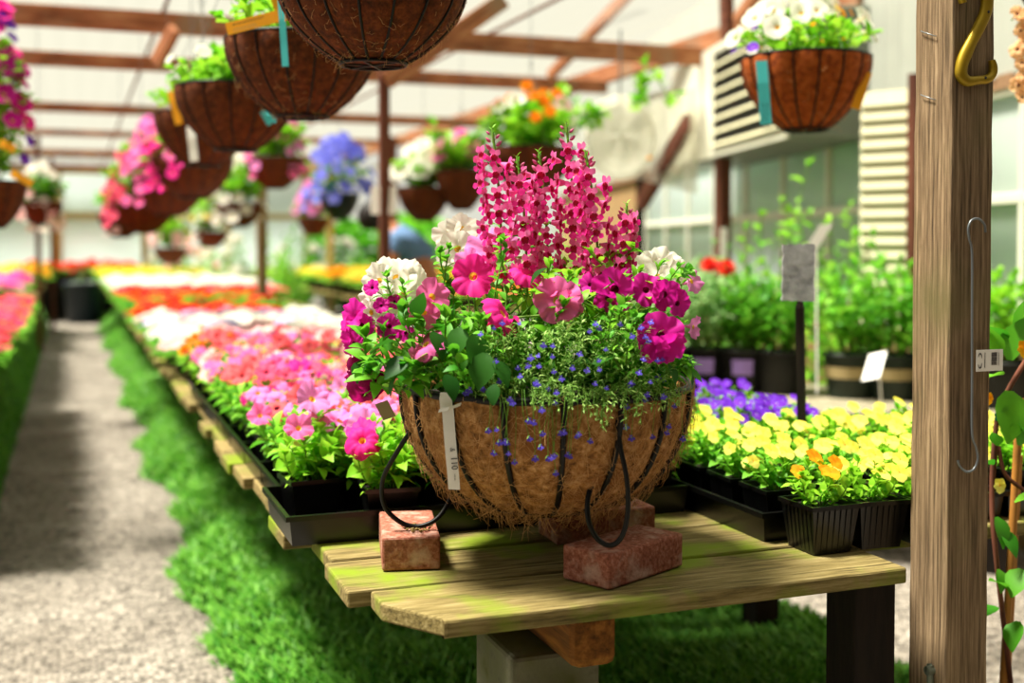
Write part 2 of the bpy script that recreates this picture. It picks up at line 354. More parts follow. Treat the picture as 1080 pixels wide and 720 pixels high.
def spray(mb, p0, p1, n, ll, sag=0, T=LF, lm=0, sm=1, r=.0015, flare=.9, tipleaves=3):
    """a leafy stem from p0 to p1: leaves alternate all round it"""
    p0 = Vector(p0); p1 = Vector(p1); d = p1-p0
    side = d.cross(Vector((rnd(-1, 1), rnd(-1, 1), .3))).normalized()*d.length*.12
    pts = [p0+d*t+side*math.sin(PI*t)-Vector((0, 0, sag))*math.sin(PI*t*.5)**2*t for t in (0, .25, .5, .75, 1)]
    mb.tube(pts, [r*1.3, r*1.2, r, r*.9, r*.6], sm, 5)
    dn = d.normalized()
    for i in range(n):
        t = .12+.86*(i+.5)/n; k = t*4; j = min(3, int(k)); p = pts[j].lerp(pts[j+1], k-j)
        a = i*2.4+rnd(0, 1); q = Quaternion(dn, a) @ dn.orthogonal().normalized()
        mb.tmpl(T, leafM(p, (q*flare+dn*rnd(.2, .8)+Vector((0, 0, .15))), ll*rnd(.6, 1.1)), lm)
    for i in range(tipleaves):
        mb.tmpl(T, leafM(pts[-1], dn+Vector((rnd(-.8, .8), rnd(-.8, .8), rnd(-.2, .5))), ll*rnd(.4, .8)), lm)
    return pts

def bush(mb, R, H, nst, nl, ll, T=LF, z0=0, sm=1, lm=0, r=.0015, lean=1):
    tips = []
    for i in range(nst):
        a = i*2.399+rnd(-.3, .3); q = math.sqrt((i+.5)/nst)
        tip = Vector((math.cos(a)*R*q*lean, math.sin(a)*R*q, z0+H*(1-.45*q*q)*rnd(.75, 1.1)))
        spray(mb, (math.cos(a)*R*.15, math.sin(a)*R*.15, z0), tip, nl, ll, T=T, lm=lm, sm=sm, r=r); tips.append(tip)
    return tips

# ================================================================== SETTING
# ground
g = MB(); g.box((-9, -3, -.1), (14, 40, 0)); struct('floor', g, M_gravel)
def height(x, y, seed=0):
    return .5+.25*math.sin(x*7+seed+math.sin(y*3.1))+.25*math.sin(y*5.3+1.7*seed+math.sin(x*4))
def carpet(name, label, x0, x1, y0, y1, h, nb, seed, edge=.18, bl=.035, dens=None):
    nx, ny = 26, int((y1-y0)*14); m = MB(); V = []; Z = np.zeros((ny+1, nx+1))
    for j in range(ny+1):
        y = y0+(y1-y0)*j/ny; wob = .05*math.sin(y*2.3+seed)+.035*math.sin(y*6.1+seed*2)+.02*math.sin(y*13)
        for i in range(nx+1):
            x = x0+wob*(1-i/nx)+(x1-x0)*i/nx
            e = min(1, (x-x0-wob)/edge, (x1-x)/edge, (y-y0)/.3+.02); e = max(0, e); z = h*(math.sin(e*PI/2))*(.62+.38*height(x*1.3, y*1.3, seed))
            V.append((x, y, z-.012))
    m.add(V, [(j*(nx+1)+i, j*(nx+1)+i+1, (j+1)*(nx+1)+i+1, (j+1)*(nx+1)+i) for j in range(ny) for i in range(nx)], 0)
    VV = np.array(V).reshape(ny+1, nx+1, 3)
    u = rng.random(nb); t = (rng.random(nb)**(dens or 1.6)); fi = u*(nx-1e-3); fj = t*(ny-1e-3); i0 = fi.astype(int); j0 = fj.astype(int)
    base = VV[j0, i0]*(1-(fi-i0))[:, None]+VV[j0, i0+1]*(fi-i0)[:, None]; base = base+(VV[j0+1, i0]-VV[j0, i0])*(fj-j0)[:, None]
    a = rng.random(nb)*2*PI; ln = bl*(.5+rng.random(nb)); wd = .0035*(1+.18*base[:, 1]); lean = .9
    d = np.stack([np.cos(a)*lean-.35, np.sin(a)*lean, np.full(nb, .8)], 1)*ln[:, None]; sd = np.stack([-np.sin(a), np.cos(a), np.zeros(nb)], 1)*wd[:, None]
    T = np.stack([base-sd, base+sd, base+d*.6+sd*.8, base+d, base+d*.6-sd*.8], 1).reshape(-1, 3); k = np.arange(nb)*5
    m.add(T, np.stack([k, k+1, k+2, k+4], 1), 1); m.f.append((np.stack([k+4, k+2, k+3], 1)+(m.n-len(T)))); m.m.append(np.full(nb, 1))
    o = ob(name, m, [M_moss, M_grassblade], kind='stuff'); tag(o, label, 'ground cover'); return o
carpet('grass', 'soft bright green ground cover growing under the long flower bench beside the path', .42, 2.2, 1.5, 20.4, .17, 190000, 1, dens=1.9)
carpet('grass', 'dark green ground cover along the left edge of the gravel path', -1.3, -.34, 4.0, 19.5, .42, 50000, 4, dens=1.4)

# roof of translucent corrugated sheet
RZ = 2.66
m = MB(); nx, ny = 190, 2; V = []
for j, y in enumerate((-1.5, 10, 21.5)):
    for i in range(nx+1):
        x = -5+9.3*i/nx; V.append((x, y, RZ+.09+.016*math.sin(i*1.9)))
m.add(V, [(j*(nx+1)+i, j*(nx+1)+i+1, (j+1)*(nx+1)+i+1, (j+1)*(nx+1)+i) for j in range(2) for i in range(nx)])
struct('ceiling', m, M_roof, True)
m = MB(); m.box((-5, -2.2, RZ+.13), (6.5, -.3, RZ+.2)); struct('ceiling_light_blocker', m, M_darkwood)  # unseen opaque cover behind the camera, added to shade camera-facing sides
m = MB(); m.box((-5, -2.3, 0), (6.5, -2.2, RZ+.2)); struct('wall_light_blocker', m, M_brown)  # unseen wall added behind the camera to cut light from the rear

def timber(name, label, a, b, w=.05, h=.12, mat=None, cat='beam', group=None, up=(0, 0, 1)):
    a = Vector(a); b = Vector(b); d = (b-a); Ln = d.length; d.normalize(); s_ = d.cross(Vector(up)).normalized(); u = s_.cross(d)
    M = Matrix(((d.x, s_.x, u.x, a.x), (d.y, s_.y, u.y, a.y), (d.z, s_.z, u.z, a.z), (0, 0, 0, 1)))
    m = MB(); m.box((0, -w/2, -h/2), (Ln, w/2, h/2)); me = m.mesh(name, mat or M_beam, False); o = link(name, me); o.matrix_world = M
    bv = o.modifiers.new('bevel', 'BEVEL'); bv.width = .004; bv.segments = 1
    return tag(o, label, cat, group)
BZ = 2.5
for Y, h, lb in [(5.9, .10, 'brown timber crossbeam above the slim post with the diagonal brace'), (7.0, .12, 'thick brown timber crossbeam in front of the slightly lower second one'), (8.6, .10, 'weathered brown crossbeam just behind the thickest one'),
                 (11.6, .09, 'dark shaded crossbeam crossing at the top of the slim post'), (14.2, .07, 'narrow grey crossbeam halfway down the greenhouse'), (17.3, .1, 'pale crossbeam below the scalloped sheet edge'), (20.6, .1, 'farthest crossbeam above the end windows')]:
    timber('crossbeam', lb, (-5, Y, BZ), (1.9 if Y < 6 else 4.0, Y, BZ), .05, h)
timber('eave_beam', 'long brown eave beam running back above the cooler', (4.0, 5.35, 2.60), (4.0, 21.3, 2.60), .07, .13)
timber('purlin', 'thin pale rail running lengthwise above the cooler', (4.1, 6.1, 2.36), (4.1, 20, 2.36), .04, .04, M_white)
timber('purlin', 'lengthwise pipe rail that carries the left row of baskets', (.50, 1.2, 2.56), (.50, 20.5, 2.56), .018, .018, M_brown)
timber('purlin', 'lengthwise pipe rail at the far left edge', (-.62, 3, 2.56), (-.62, 20.5, 2.56), .018, .018, M_brown)
timber('purlin', 'lengthwise pipe rail above the middle hanging baskets', (2.45, 1.8, 2.56), (2.45, 20.5, 2.56), .018, .018, M_brown)
def post(name, x, y, z0, z1, w, mat, label, lean=0, bevel=.003):
    m = MB(); m.box((-w/2, -w/2, 0), (w/2, w/2, z1-z0)); o = ob(name, m, mat, smooth=False, bevel=bevel); o.location = (x, y, z0)
    if lean: o.rotation_euler = (0, lean, 0)
    return tag(o, label, 'post')
post('timber_post', 1.50, 5.9, 0, 2.44, .05, M_brown, 'slim dark brown post rising behind the white flowers')
post('timber_post', 1.56, 10.45, 0, 2.44, .085, streak('weathered_post_wood', ['#5a4530', '#8f7350', '#b59a74'], (12, 12, 1), 2), 'weathered tan post standing between the long flower benches')
post('timber_post', 4.0, 6.8, 0, 2.53, .085, M_brown, 'brown post standing under the white cooler')
post('timber_post', 4.0, 8.0, 0, 2.53, .05, M_darkwood, 'thin dark post at the foot of the diagonal brace')
post('timber_post', -.62, 10.2, 0, 2.48, .07, M_brown, 'brown post on the left table beside the pink flowers')
post('timber_post', -.35, 14.6, 0, 2.48, .06, M_brown, 'thin brown post at far left, farther down the path')
post('timber_post', -.25, 18.2, 0, 2.48, .06, M_brown, 'far left post beside the dark tub')
post('timber_post', 3.1, 15, 0, 2.48, .08, M_yellowwood, 'pale post behind the orange marigolds')
post('timber_post', 3.45, 13.2, 0, 2.48, .09, M_brown, 'brown post just left of the bending person')
timber('brace', 'dark brown diagonal brace below the white cooler', P(676, 214, 8.75), P(728, 128, 7.9), .07, .12, M_brown, 'brace')
timber('brace', 'brown diagonal brace rising right from the slim post', P(408, 85, 5.9), P(531, 0, 6.1), .05, .09, M_beam, 'brace')
timber('brace', 'thin pinkish brace crossing behind the main crossbeam', P(580, 80, 9.2), P(668, -12, 7.6), .05, .08, M_beam, 'brace')
timber('brace', 'thin brown brace at the upper left above the leafy basket', P(165, 66, 6.5), P(184, 30, 6.4), .05, .08, M_beam, 'brace')
timber('strut', 'short upright brown strut above the right hanging basket', P(767, 40, 6.5), P(766, -12, 6.5), .06, .06, M_brown, 'strut')
timber('brace', 'short brown brace leaning beside the upright strut', P(778, 22, 6.4), P(800, -8, 6.2), .05, .07, M_beam, 'brace')
# scalloped sheet edge far left
m = MB(); V = []
for i in range(121):
    x = -4+.05*i; V += [(x, 17.2, 2.42+.03*math.sin(i*1.2)), (x, 17.9, 2.45+.03*math.sin(i*1.2))]
m.add(V, [(2*i, 2*i+1, 2*i+3, 2*i+2) for i in range(120)]); tag(ob('corrugated_sheet', m, M_metalw), 'corrugated sheet with scalloped edge lying on the far crossbeam', 'sheet')

# right building wall: runs away at 14 degrees to the path
WA = math.radians(13.8); wd = Vector((math.sin(WA), math.cos(WA), 0)); wn_ = Vector((-math.cos(WA), math.sin(WA), 0))
W0 = P(1060, 258, 5.0); W0.z = 0
def wp(s, z, o=0): p = W0+wd*s+wn_*o; return Vector((p.x, p.y, z))
def wall_s(px):  # distance along the wall where a pixel column meets it
    r = ray(px, 258); a = r.x*wd.y-r.y*wd.x; return (W0.y*r.x-W0.x*r.y)/(-(r.x*wd.y-r.y*wd.x))
WM = Matrix(((wd.x, wn_.x, 0, W0.x), (wd.y, wn_.y, 0, W0.y), (0, 0, 1, 0), (0, 0, 0, 1)))
def wbox(m, s0, s1, z0, z1, o0, o1, mat=0): m.box((s0, o0, z0), (s1, o1, z1), mat, WM)
SILL, BAR, TOP = .99, 1.44, 1.92
WIN = [(-1.6, .55), (1.15, 6.6)]
m = MB(); wbox(m, -2.5, 12, 0, SILL-.08, -.12, 0); wbox(m, -2.5, 12, 3.0, 3.2, -.12, 0)
wbox(m, -2.5, -1.6, SILL-.08, 3, -.12, 0); wbox(m, .55, 1.15, SILL-.08, 3, -.12, 0); wbox(m, 6.6, 12, SILL-.08, 3, -.12, 0)
struct('wall_right', m, plain('tan_wall', '#9c7d50', .8, var=.15))
# corrugated cladding above the windows
m = MB(); V = []; n = 320
for i in range(n+1):
    s = -2.5+14.5*i/n; o = .012+.016*math.sin(i*1.6)
    for z in (TOP+.03, 3.2): p = wp(s, z, o+.02); V.append(tuple(p))
m.add(V, [(2*i, 2*i+2, 2*i+3, 2*i+1) for i in range(n)]); tag(ob('corrugated_cladding', m, M_metalw), 'grey ribbed metal cladding above the windows on the right', 'cladding')
m = MB(); wbox(m, -2.5, 12, TOP-.02, TOP+.04, 0, .04); struct('trim_1', m, streak('trim_brown', ['#5a4030', '#8c6c50', '#a88a6c'], (4, 4, 4), 3))
for k, (s0, s1) in enumerate(WIN):
    f = MB(); wbox(f, s0, s1, SILL-.06, SILL, -.02, .05); wbox(f, s0, s1, BAR-.02, BAR+.025, -.01, .03); wbox(f, s0, s1, TOP-.05, TOP, -.01, .03)
    n = 3 if k == 0 else 7
    for i in range(n+1):
        s = s0+(s1-s0)*i/n; wbox(f, s-.022, s+.022, SILL, TOP, -.01, .028)
    wf = struct('window_%d' % (k+1), f, M_white, bevel=.004)
    p = MB(); wbox(p, s0, s1, SILL, TOP, -.008, -.002); ob('window_pane', p, M_glass, wf)
# clapboard panel beside the post, facing the camera
s0 = .62; pm = MB()
c0 = P(908, 258, 5.4); c1 = P(962, 258, 5.25); c0.z = 0; c1.z = 0; dx = (c1-c0).normalized(); nn = Vector((dx.y, -dx.x, 0)); 
PMx = Matrix(((dx.x, nn.x, 0, c0.x), (dx.y, nn.y, 0, c0.y), (0, 0, 1, 0), (0, 0, 0, 1))); wl = (c1-c0).length
cb = thing('clapboard_panel', 'cream clapboard panel with brown edge trim between window and post', 'wall panel', c0)
inv = Matrix.Translation(-c0)
for i in range(17):
    z = .88+i*.062; V = [(0, .02, z), (wl, .02, z), (wl, .0, z+.068), (0, .0, z+.068), (0, -.03, z), (wl, -.03, z), (wl, -.03, z+.068), (0, -.03, z+.068)]
    A = np.array(inv @ PMx); V = np.array(V) @ A[:3, :3].T+A[:3, 3]
    pm.add(V, [(0, 1, 2, 3), (0, 4, 5, 1), (3, 2, 6, 7), (1, 5, 6, 2), (0, 3, 7, 4)])
ob('clapboards', pm, M_cream, cb, False)
pm = MB(); pm.box((wl-.012, -.03, .8), (wl+.02, .04, 2.0), 0, inv @ PMx); ob('edge_trim', pm, M_brown, cb, False)
# far end wall: frame with glass, and the garden beyond
m = MB()
for x in (-5, -3.2, -1.6, -.2, 1.2, 2.6, 4.0): m.box((x-.06, 21.4, 0), (x+.06, 21.5, 2.6))
for z in (.75, 1.75, 2.5): m.box((-5, 21.4, z-.05), (4.0, 21.5, z+.05))
ew = struct('window_3', m, M_yellowwood)
m = MB(); m.box((-5, 21.44, .8), (4, 21.45, 2.5)); ob('window_pane', m, M_glass, ew)
m = MB(); m.box((-5, 21.36, 0), (4, 21.52, .72)); struct('wall_end', m, plain('dark_end_boards', '#1c1f18', .9, var=.3))
m = MB()
for y in range(0, 22, 3): m.box((-5.06, y-.05, 0), (-4.94, y+.05, 2.6))
for z in (.9, 2.5): m.box((-5.04, -1.5, z-.05), (-4.96, 21.5, z+.05))
struct('wall_left', m, M_brown)

# outdoor shrubs beyond windows
def crown(R, H, n, ll, T=LF_R, flat=1):
    m = MB()
    for i in range(n):
        a = rnd(0, 2*PI); u = rnd(-1, 1); q = rnd(.55, 1); s_ = math.sqrt(1-u*u)
        p = Vector((math.cos(a)*s_*R*q, math.sin(a)*s_*R*q*flat, H/2+u*H/2*q)); m.tmpl(T, leafM(p, Vector((math.cos(a)*s_, math.sin(a)*s_, u*.6+.3))+Vector((rnd(-.5, .5), rnd(-.5, .5), rnd(-.5, .5))), ll*rnd(.7, 1.3)), 0)
    m.tube([(0, 0, 0), (0, 0, H*.6)], .05, 1, 6); return m
cm = [crown(1.0, 2.2, 900, .22).mesh('bush', [LEAF[k], M_brown]) for k in ('green', 'mid', 'grey')]
for i, (s, o, k) in enumerate([(-1.5, -1.8, 1), (.2, -2.2, 0), (2.0, -1.9, 1), (3.6, -2.3, 2), (5.2, -1.8, 1), (6.9, -2.2, 0), (9, -2, 1), (11, -2.2, 0)]):
    p = wp(s, 0, o); oo = link('garden_bush', cm[k], loc=p); tag(oo, 'leafy bush outside the right-hand windows, %s from the camera end' % ORD[i], 'bush', 'bushes outside the right windows')
for i, (x, k) in enumerate([(-4.6, 0), (-3, 2), (-1.4, 2), (.4, 1), (1.9, 0), (3.4, 1), (5.2, 0), (7, 1)]):
    oo = link('garden_bush', cm[k], loc=(x, 24+.6*(i % 2), 0)); oo.scale = (1, 1, .85); tag(oo, 'pale green bush beyond the far end wall, %s from the left' % ORD[i], 'bush', 'bushes beyond the far end')
for i, y in enumerate((8, 11.5, 15, 18.5)):
    oo = link('garden_bush', cm[i % 3], loc=(-7, y, 0)); tag(oo, 'garden bush beyond the open left side, %s from the camera' % ORD[i], 'bush', 'bushes beyond the left side')

# ================================================================== BENCHES
def bench(label, x0, x1, y0, y1, top, legs, mats=(M_plank, M_plank2), pw=.195, xend=None, jag=.03, front=False):
    t = thing('plank_bench', label, 'bench', (x0, y0, 0)); n = int((y1-y0)/pw); pw = (y1-y0)/n
    for i in range(n):
        a = x0+rnd(-jag, jag)*.7; b = (xend(i) if xend and xend(i) else x1)+rnd(-jag, jag)
        if front and i < 4: a = [.44, .405, .42, .37][i]
        m = MB(); ya, yb = y0+i*pw+.004, y0+(i+1)*pw-.010; th = .028
        N = 14; V = []
        for k in range(N+1):
            x = a+(b-a)*k/N; wv = .003*math.sin(x*5+i*2); c = 0
            if front and i == 0 and k == 0: c = .11
            V += [(x-x0, ya-y0+wv+c, top-th), (x-x0, yb-y0+wv, top-th), (x-x0, yb-y0+wv, top+rnd(-.001, .001)), (x-x0, ya-y0+wv+c, top+rnd(-.001, .001))]
            if front and i == 0 and k == 0:
                x2 = a+.075; V += [(x2-x0, ya-y0, top-th), (x2-x0, yb-y0, top-th), (x2-x0, yb-y0, top), (x2-x0, ya-y0, top)]
        K = len(V)//4
        F = [(k*4+j, k*4+(j+1) % 4, (k+1)*4+(j+1) % 4, (k+1)*4+j) for k in range(K-1) for j in range(4)]+[(3, 2, 1, 0), ((K-1)*4, (K-1)*4+1, (K-1)*4+2, (K-1)*4+3)]
        m.add(V, [tuple(reversed(f)) for f in F]); ob('plank', m, mats[1] if (i in (1, 2, 3) or random.random() < .35) else mats[0], t, False, bevel=.004)
    for (lx, ly, w, mt) in legs:
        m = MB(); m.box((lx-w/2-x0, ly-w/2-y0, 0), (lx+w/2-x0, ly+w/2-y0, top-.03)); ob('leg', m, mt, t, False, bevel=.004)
    return t
TZ = .70
BT = bench('long mossy plank bench that carries the big basket and the petunia trays', .385, 1.98, 1.64, 10.1, TZ,
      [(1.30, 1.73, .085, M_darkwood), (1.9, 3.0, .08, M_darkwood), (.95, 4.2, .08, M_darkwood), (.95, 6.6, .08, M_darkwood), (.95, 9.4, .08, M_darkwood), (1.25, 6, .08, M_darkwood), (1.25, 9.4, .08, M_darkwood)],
      xend=lambda i: 1.345 if i == 0 else (1.33 if i > 14 else None), front=True)
m = MB(); m.box((.735, 1.70, .575), (.815, 9.9, .669)); o = ob('support_beam', m, M_oldwood, BT, False, bevel=.018); o.location = (-.385, -1.64, 0)
m = MB(); m.box((.670, 1.80, 0), (.828, 1.99, .573), taper=.0); o = ob('pier', m, M_conc, BT, False, bevel=.008, label='square mossy concrete pier'); o.location = (-.385, -1.64, 0)
m = MB(); m.box((.828, 1.88, 0), (.862, 1.98, .60)); o = ob('leg', m, M_conc, BT, False); o.location = (-.385, -1.64, 0)
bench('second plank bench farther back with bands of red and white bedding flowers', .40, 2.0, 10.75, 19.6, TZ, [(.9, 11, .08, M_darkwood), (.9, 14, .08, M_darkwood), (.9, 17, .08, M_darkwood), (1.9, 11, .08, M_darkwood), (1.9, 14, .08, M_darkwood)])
bench('left-hand plank bench of red and pink flowers beside the path', -1.5, -.36, 4.9, 19.0, TZ, [(-.9, 6, .08, M_darkwood), (-.9, 9, .08, M_darkwood), (-.9, 12, .08, M_darkwood), (-.9, 16, .08, M_darkwood)])
bench('middle plank bench of orange marigolds beyond the second gravel aisle', 2.75, 4.6, 9.3, 15.6, TZ, [(2.85, 9.5, .08, M_darkwood), (2.85, 13, .08, M_darkwood), (4.5, 9.5, .08, M_darkwood)])
# low shelf for the shrubs along the right wall
c0 = PZ(690, 424, .60); c1 = PZ(1130, 444, .60)
sd = (c1-c0).normalized(); sn = Vector((-sd.y, sd.x, 0))
if sn.y < 0: sn = -sn
t = thing('shrub_shelf', 'low grey wooden shelf holding the row of potted shrubs on the right', 'shelf', c0)
Ls = (c1-c0).length; A = Matrix(((sd.x, sn.x, 0, 0), (sd.y, sn.y, 0, 0), (0, 0, 1, -0), (0, 0, 0, 1))); M_shelf = streak('grey_shelf_wood', ['#6a6350', '#928a74', '#aaa28c'], (3, 12, 12), 3)
for i in range(6):
    m = MB(); m.box((-.6, -.05+i*.16, .56-.60), (Ls, .10+i*.16, 0), 0, A); ob('plank', m, M_shelf, t, False)
for k in (0, .5, 1):
    m = MB(); m.box((Ls*k-.3, .02, -.60), (Ls*k-.2, .12, -.03), 0, A); ob('leg', m, M_darkwood, t, False)
SHZ = c0.z+.001

# ================================================================== POTS, TRAYS AND BEDDING PLANTS
def pot_sq(w=.1, h=.088):
    m = MB(); t = .011; a = w/2
    m.box((-a, -a, 0), (a, a, h), 0, taper=t); m.f[-1] = np.delete(m.f[-1], 1, 0); m.m[-1] = m.m[-1][1:]
    for s_ in (1, ):
        b = a+.003; V = [(-b, -b, h-.008), (b, -b, h-.008), (b, b, h-.008), (-b, b, h-.008), (-b, -b, h), (b, -b, h), (b, b, h), (-b, b, h), (-a+.002, -a+.002, h), (a-.002, -a+.002, h), (a-.002, a-.002, h), (-a+.002, a-.002, h), (-a+.004, -a+.004, h-.012), (a-.004, -a+.004, h-.012), (a-.004, a-.004, h-.012), (-a+.004, a-.004, h-.012)]
        m.add(V, [(i, (i+1) % 4, 4+(i+1) % 4, 4+i) for i in range(4)]+[(4+i, 4+(i+1) % 4, 8+(i+1) % 4, 8+i) for i in range(4)]+[(8+i, 8+(i+1) % 4, 12+(i+1) % 4, 12+i) for i in range(4)], 0)
    for k in range(-3, 4):   # fine ribs on the side walls
        x = k*w*.12
        for sx, sy in ((0, -1), (-1, 0)):
            if sx == 0: V = [(x-.002, -a+t*.9, .004), (x+.002, -a+t*.9, .004), (x+.002, -a-.001, h-.01), (x-.002, -a-.001, h-.01)]
            else: V = [(-a+t*.9, x-.002, .004), (-a+t*.9, x+.002, .004), (-a-.001, x+.002, h-.01), (-a-.001, x-.002, h-.01)]
            m.add(V, [(0, 1, 2, 3)], 0)
    m.add([(-a+.004, -a+.004, h-.012), (a-.004, -a+.004, h-.012), (a-.004, a-.004, h-.012), (-a+.004, a-.004, h-.012)], [(0, 1, 2, 3)], 1)
    return m
POT = pot_sq().mesh('pot', [M_black, M_soil], False)
def tray_mesh(lx, ly, h=.055):
    m = MB(); b = .006
    V = [(0, 0, 0), (lx, 0, 0), (lx, ly, 0), (0, ly, 0), (-b, -b, h), (lx+b, -b, h), (lx+b, ly+b, h), (-b, ly+b, h), (-b-.006, -b-.006, h), (lx+b+.006, -b-.006, h), (lx+b+.006, ly+b+.006, h), (-b-.006, ly+b+.006, h), (-b-.006, -b-.006, h-.008), (lx+b+.006, -b-.006, h-.008), (lx+b+.006, ly+b+.006, h-.008), (-b-.006, ly+b+.006, h-.008)]
    m.add(V, [(0, 1, 2, 3)]+[(i, (i+1) % 4, 4+(i+1) % 4, 4+i) for i in range(4)]+[(4+i, 4+(i+1) % 4, 8+(i+1) % 4, 8+i) for i in range(4)]+[(8+i, 8+(i+1) % 4, 12+(i+1) % 4, 12+i) for i in range(4)]); return m
TRX = tray_mesh(.515, .262).mesh('tray', M_black, False); TRY = tray_mesh(.262, .515).mesh('tray', M_black, False)
for t_ in (TRX, TRY): pass
def tray(x, y, alongx, label, group=None):
    o = link('nursery_tray', TRX if alongx else TRY, loc=(x, y, TZ+.001)); so = o.modifiers.new('wall', 'SOLIDIFY'); so.thickness = .002; return tag(o, label, 'tray', group)

# near variants: foliage meshes, flowers as parts
PFOL = []
for i in range(5):
    m = MB(); tips = bush(m, .095, .125, 15, 11, .05, LF, .07); PFOL.append((m.mesh('foliage', [LEAF['mid'] if i % 2 else LEAF['lime'], M_stem]), tips))
VFOL = []
for i in range(4):
    m = MB(); tips = bush(m, .062, .075, 13, 8, .026, LF_R, .078); VFOL.append((m.mesh('foliage', [LEAF['mid'] if i % 2 else LEAF['lime'], M_stem]), tips))
def potted(name, label, cat, x, y, fol, flowers, fsize, nf, group=None, zlift=.02, cols=('pink',), facecam=.5, kind='petunia'):
    t = thing(name, label, cat, (x, y, TZ+.002), rnd(-.1, .1), group)
    link('pot', POT, t); me, tips = random.choice(fol); link('foliage', me, t)
    tt = list(tips); random.shuffle(tt)
    for i in range(nf):
        p = tt[i % len(tt)]+Vector((rnd(-.015, .015), rnd(-.015, .015), zlift+rnd(-.01, .015)))
        d = Vector((p.x*4+rnd(-.4, .4)-.15*facecam, p.y*4+rnd(-.4, .4)-facecam, rnd(.5, 1.0)))
        c = random.choice(cols)
        if kind == 'petunia': me = petmesh(c, random.choice((0, 1, 2, 3, 4)))
        elif kind == 'viola': me = flmesh(VIOLA, 'viola_'+c, [PET[c], M_othroat if c != 'violet' else M_wthroat])
        else: me = flmesh(FIVE, 'five_'+c, [PET[c], M_throat])
        M = orient(d, rnd(-.4, .4) if kind == 'viola' else None, fsize*rnd(.8, 1.15), p)
        link('flower', me, t, M)
    return t
# left petunia trays
CN = {'rose': 'rose red', 'hot': 'hot pink', 'pink': 'pink', 'lilac': 'lilac pink', 'coral': 'coral', 'magenta': 'magenta', 'rose': 'rose red', 'blush': 'blush', 'white': 'white', 'orange': 'orange', 'red': 'red', 'lavender': 'pale lavender', 'yellow': 'yellow'}
y = 2.15; r = 0
front_cols = [['coral'], ['coral', 'pink'], ['lilac', 'pink'], ['hot'], ['rose', 'hot'], ['lilac'], ['magenta', 'pink'], ['pink', 'coral']]
while y < 4.3:
    rr = ORD[r]
    xo = 0 if r == 0 else .03
    tray(.372+xo, y, True, 'black nursery tray at the path edge, %s from the big basket' % rr)
    tray(.915+xo, y-.0, False, 'black nursery tray standing crosswise behind the big basket, %s back' % rr) if r % 2 == 0 else None
    for j in range(2):
        for i in range(6):
            if y+.066+j*.13 > 4.35: continue
            if r == 0 and j == 0 and i == 0: continue
            x = xo+(.372+.07+i*.128 if i < 4 else .915+.07+(i-4)*.128)
            cl = front_cols[(r*5+i*3+j*2) % 8]
            if y > 3.1: cl = [['coral'], ['pink'], ['blush', 'coral'], ['coral', 'pink']][(i+j+r) % 4]
            potted('potted_petunia', '%s petunia in a black pot, %s row from the front, %s from the path' % (CN[cl[0]], ORD[2*r+j], ORD[i]), 'potted plant',
                   x, y+.066+j*.13, PFOL, None, .033, (3 if r == 0 and j == 0 else 7 if y > 2.5 else 5), cols=cl, zlift=.03)
    y += .285; r += 1
YN = y
# right viola pots: front row straight on the bench, then trays
def viola(x, y, cl, lab, nf=8): potted('potted_viola', lab, 'potted plant', x, y, VFOL, None, .019, nf, cols=cl, kind='viola', zlift=.012, facecam=.7)
for i in range(3): viola(1.262+i*.108, 1.80, ['yellow'] if i else ['orange'], ['viola with orange blooms in the front corner pot nearest the bricks', 'yellow viola in the front row, second pot from the bricks', 'yellow viola in the front row, tight against the post'][i], 5 if i == 0 else 8)
for c in range(3):
    x0 = 1.195+c*.285
    for k in range(2):
        if (c, k) == (2, 1): continue
        y0 = 1.875+k*.55; col = 'violet' if k else 'yellow'
        tray(x0, y0, False, 'black tray of %s violas, %s column from the basket' % (col, ORD[c]))
        for i in range(2):
            for j in range(4):
                cc = 'yellow' if (k == 1 and c == 0 and j == 0) else col
                viola(x0+.07+i*.125, y0+.068+j*.126, [cc], '%s viola, %s column from the basket, %s row from the front' % (cc, ORD[c*2+i], ORD[k*4+j+1]), 7 if cc == 'yellow' else 13)
# middle strip and the rest of the near bench: one-mesh plants
def farplant(kind, fcol, lcol='mid', big=1.0, n=14, pot=True):
    m = MB(); R = .085*big; H = .10*big
    if pot: m.lathe([(.04, 0), (.05, .085), (.054, .088)], 8, 0); m.lathe([(.05, .08), (.001, .082)], 8, 0)
    for i in range(int(60)):
        a = rnd(0, 2*PI); q = math.sqrt(random.random()); p = Vector((math.cos(a)*R*q, math.sin(a)*R*q, .08+H*(1-.6*q*q)*rnd(.35, 1)))
        m.tmpl(LF_LO, leafM(p, (math.cos(a)+rnd(-.5, .5), math.sin(a)+rnd(-.5, .5), rnd(0, 1)), .048*big**.5), 1)
    for i in range(n):
        a = i*2.399+rnd(-.2, .2); q = math.sqrt((i+.5)/n); p = Vector((math.cos(a)*R*q*1.05, math.sin(a)*R*q*1.05, .10+H*(1-.5*q*q)+rnd(-.01, .015)))
        T, s_ = (POM, .026) if kind == 'marigold' else (DISC, .034)
        m.tmpl(T, orient((math.cos(a)*q+rnd(-.3, .3), math.sin(a)*q-.3+rnd(-.3, .3), 1), None, s_*rnd(.8, 1.15)*big**.3, p), 2)
    return m.mesh(kind, [M_black, LEAF[lcol], PET[fcol]])
FP = {}
def fp(kind, col, lcol='mid', n=14, v=3):
    k = (kind, col, lcol, n)
    if k not in FP: FP[k] = [farplant(kind, col, lcol, n=n) for _ in range(v)]
    return random.choice(FP[k])
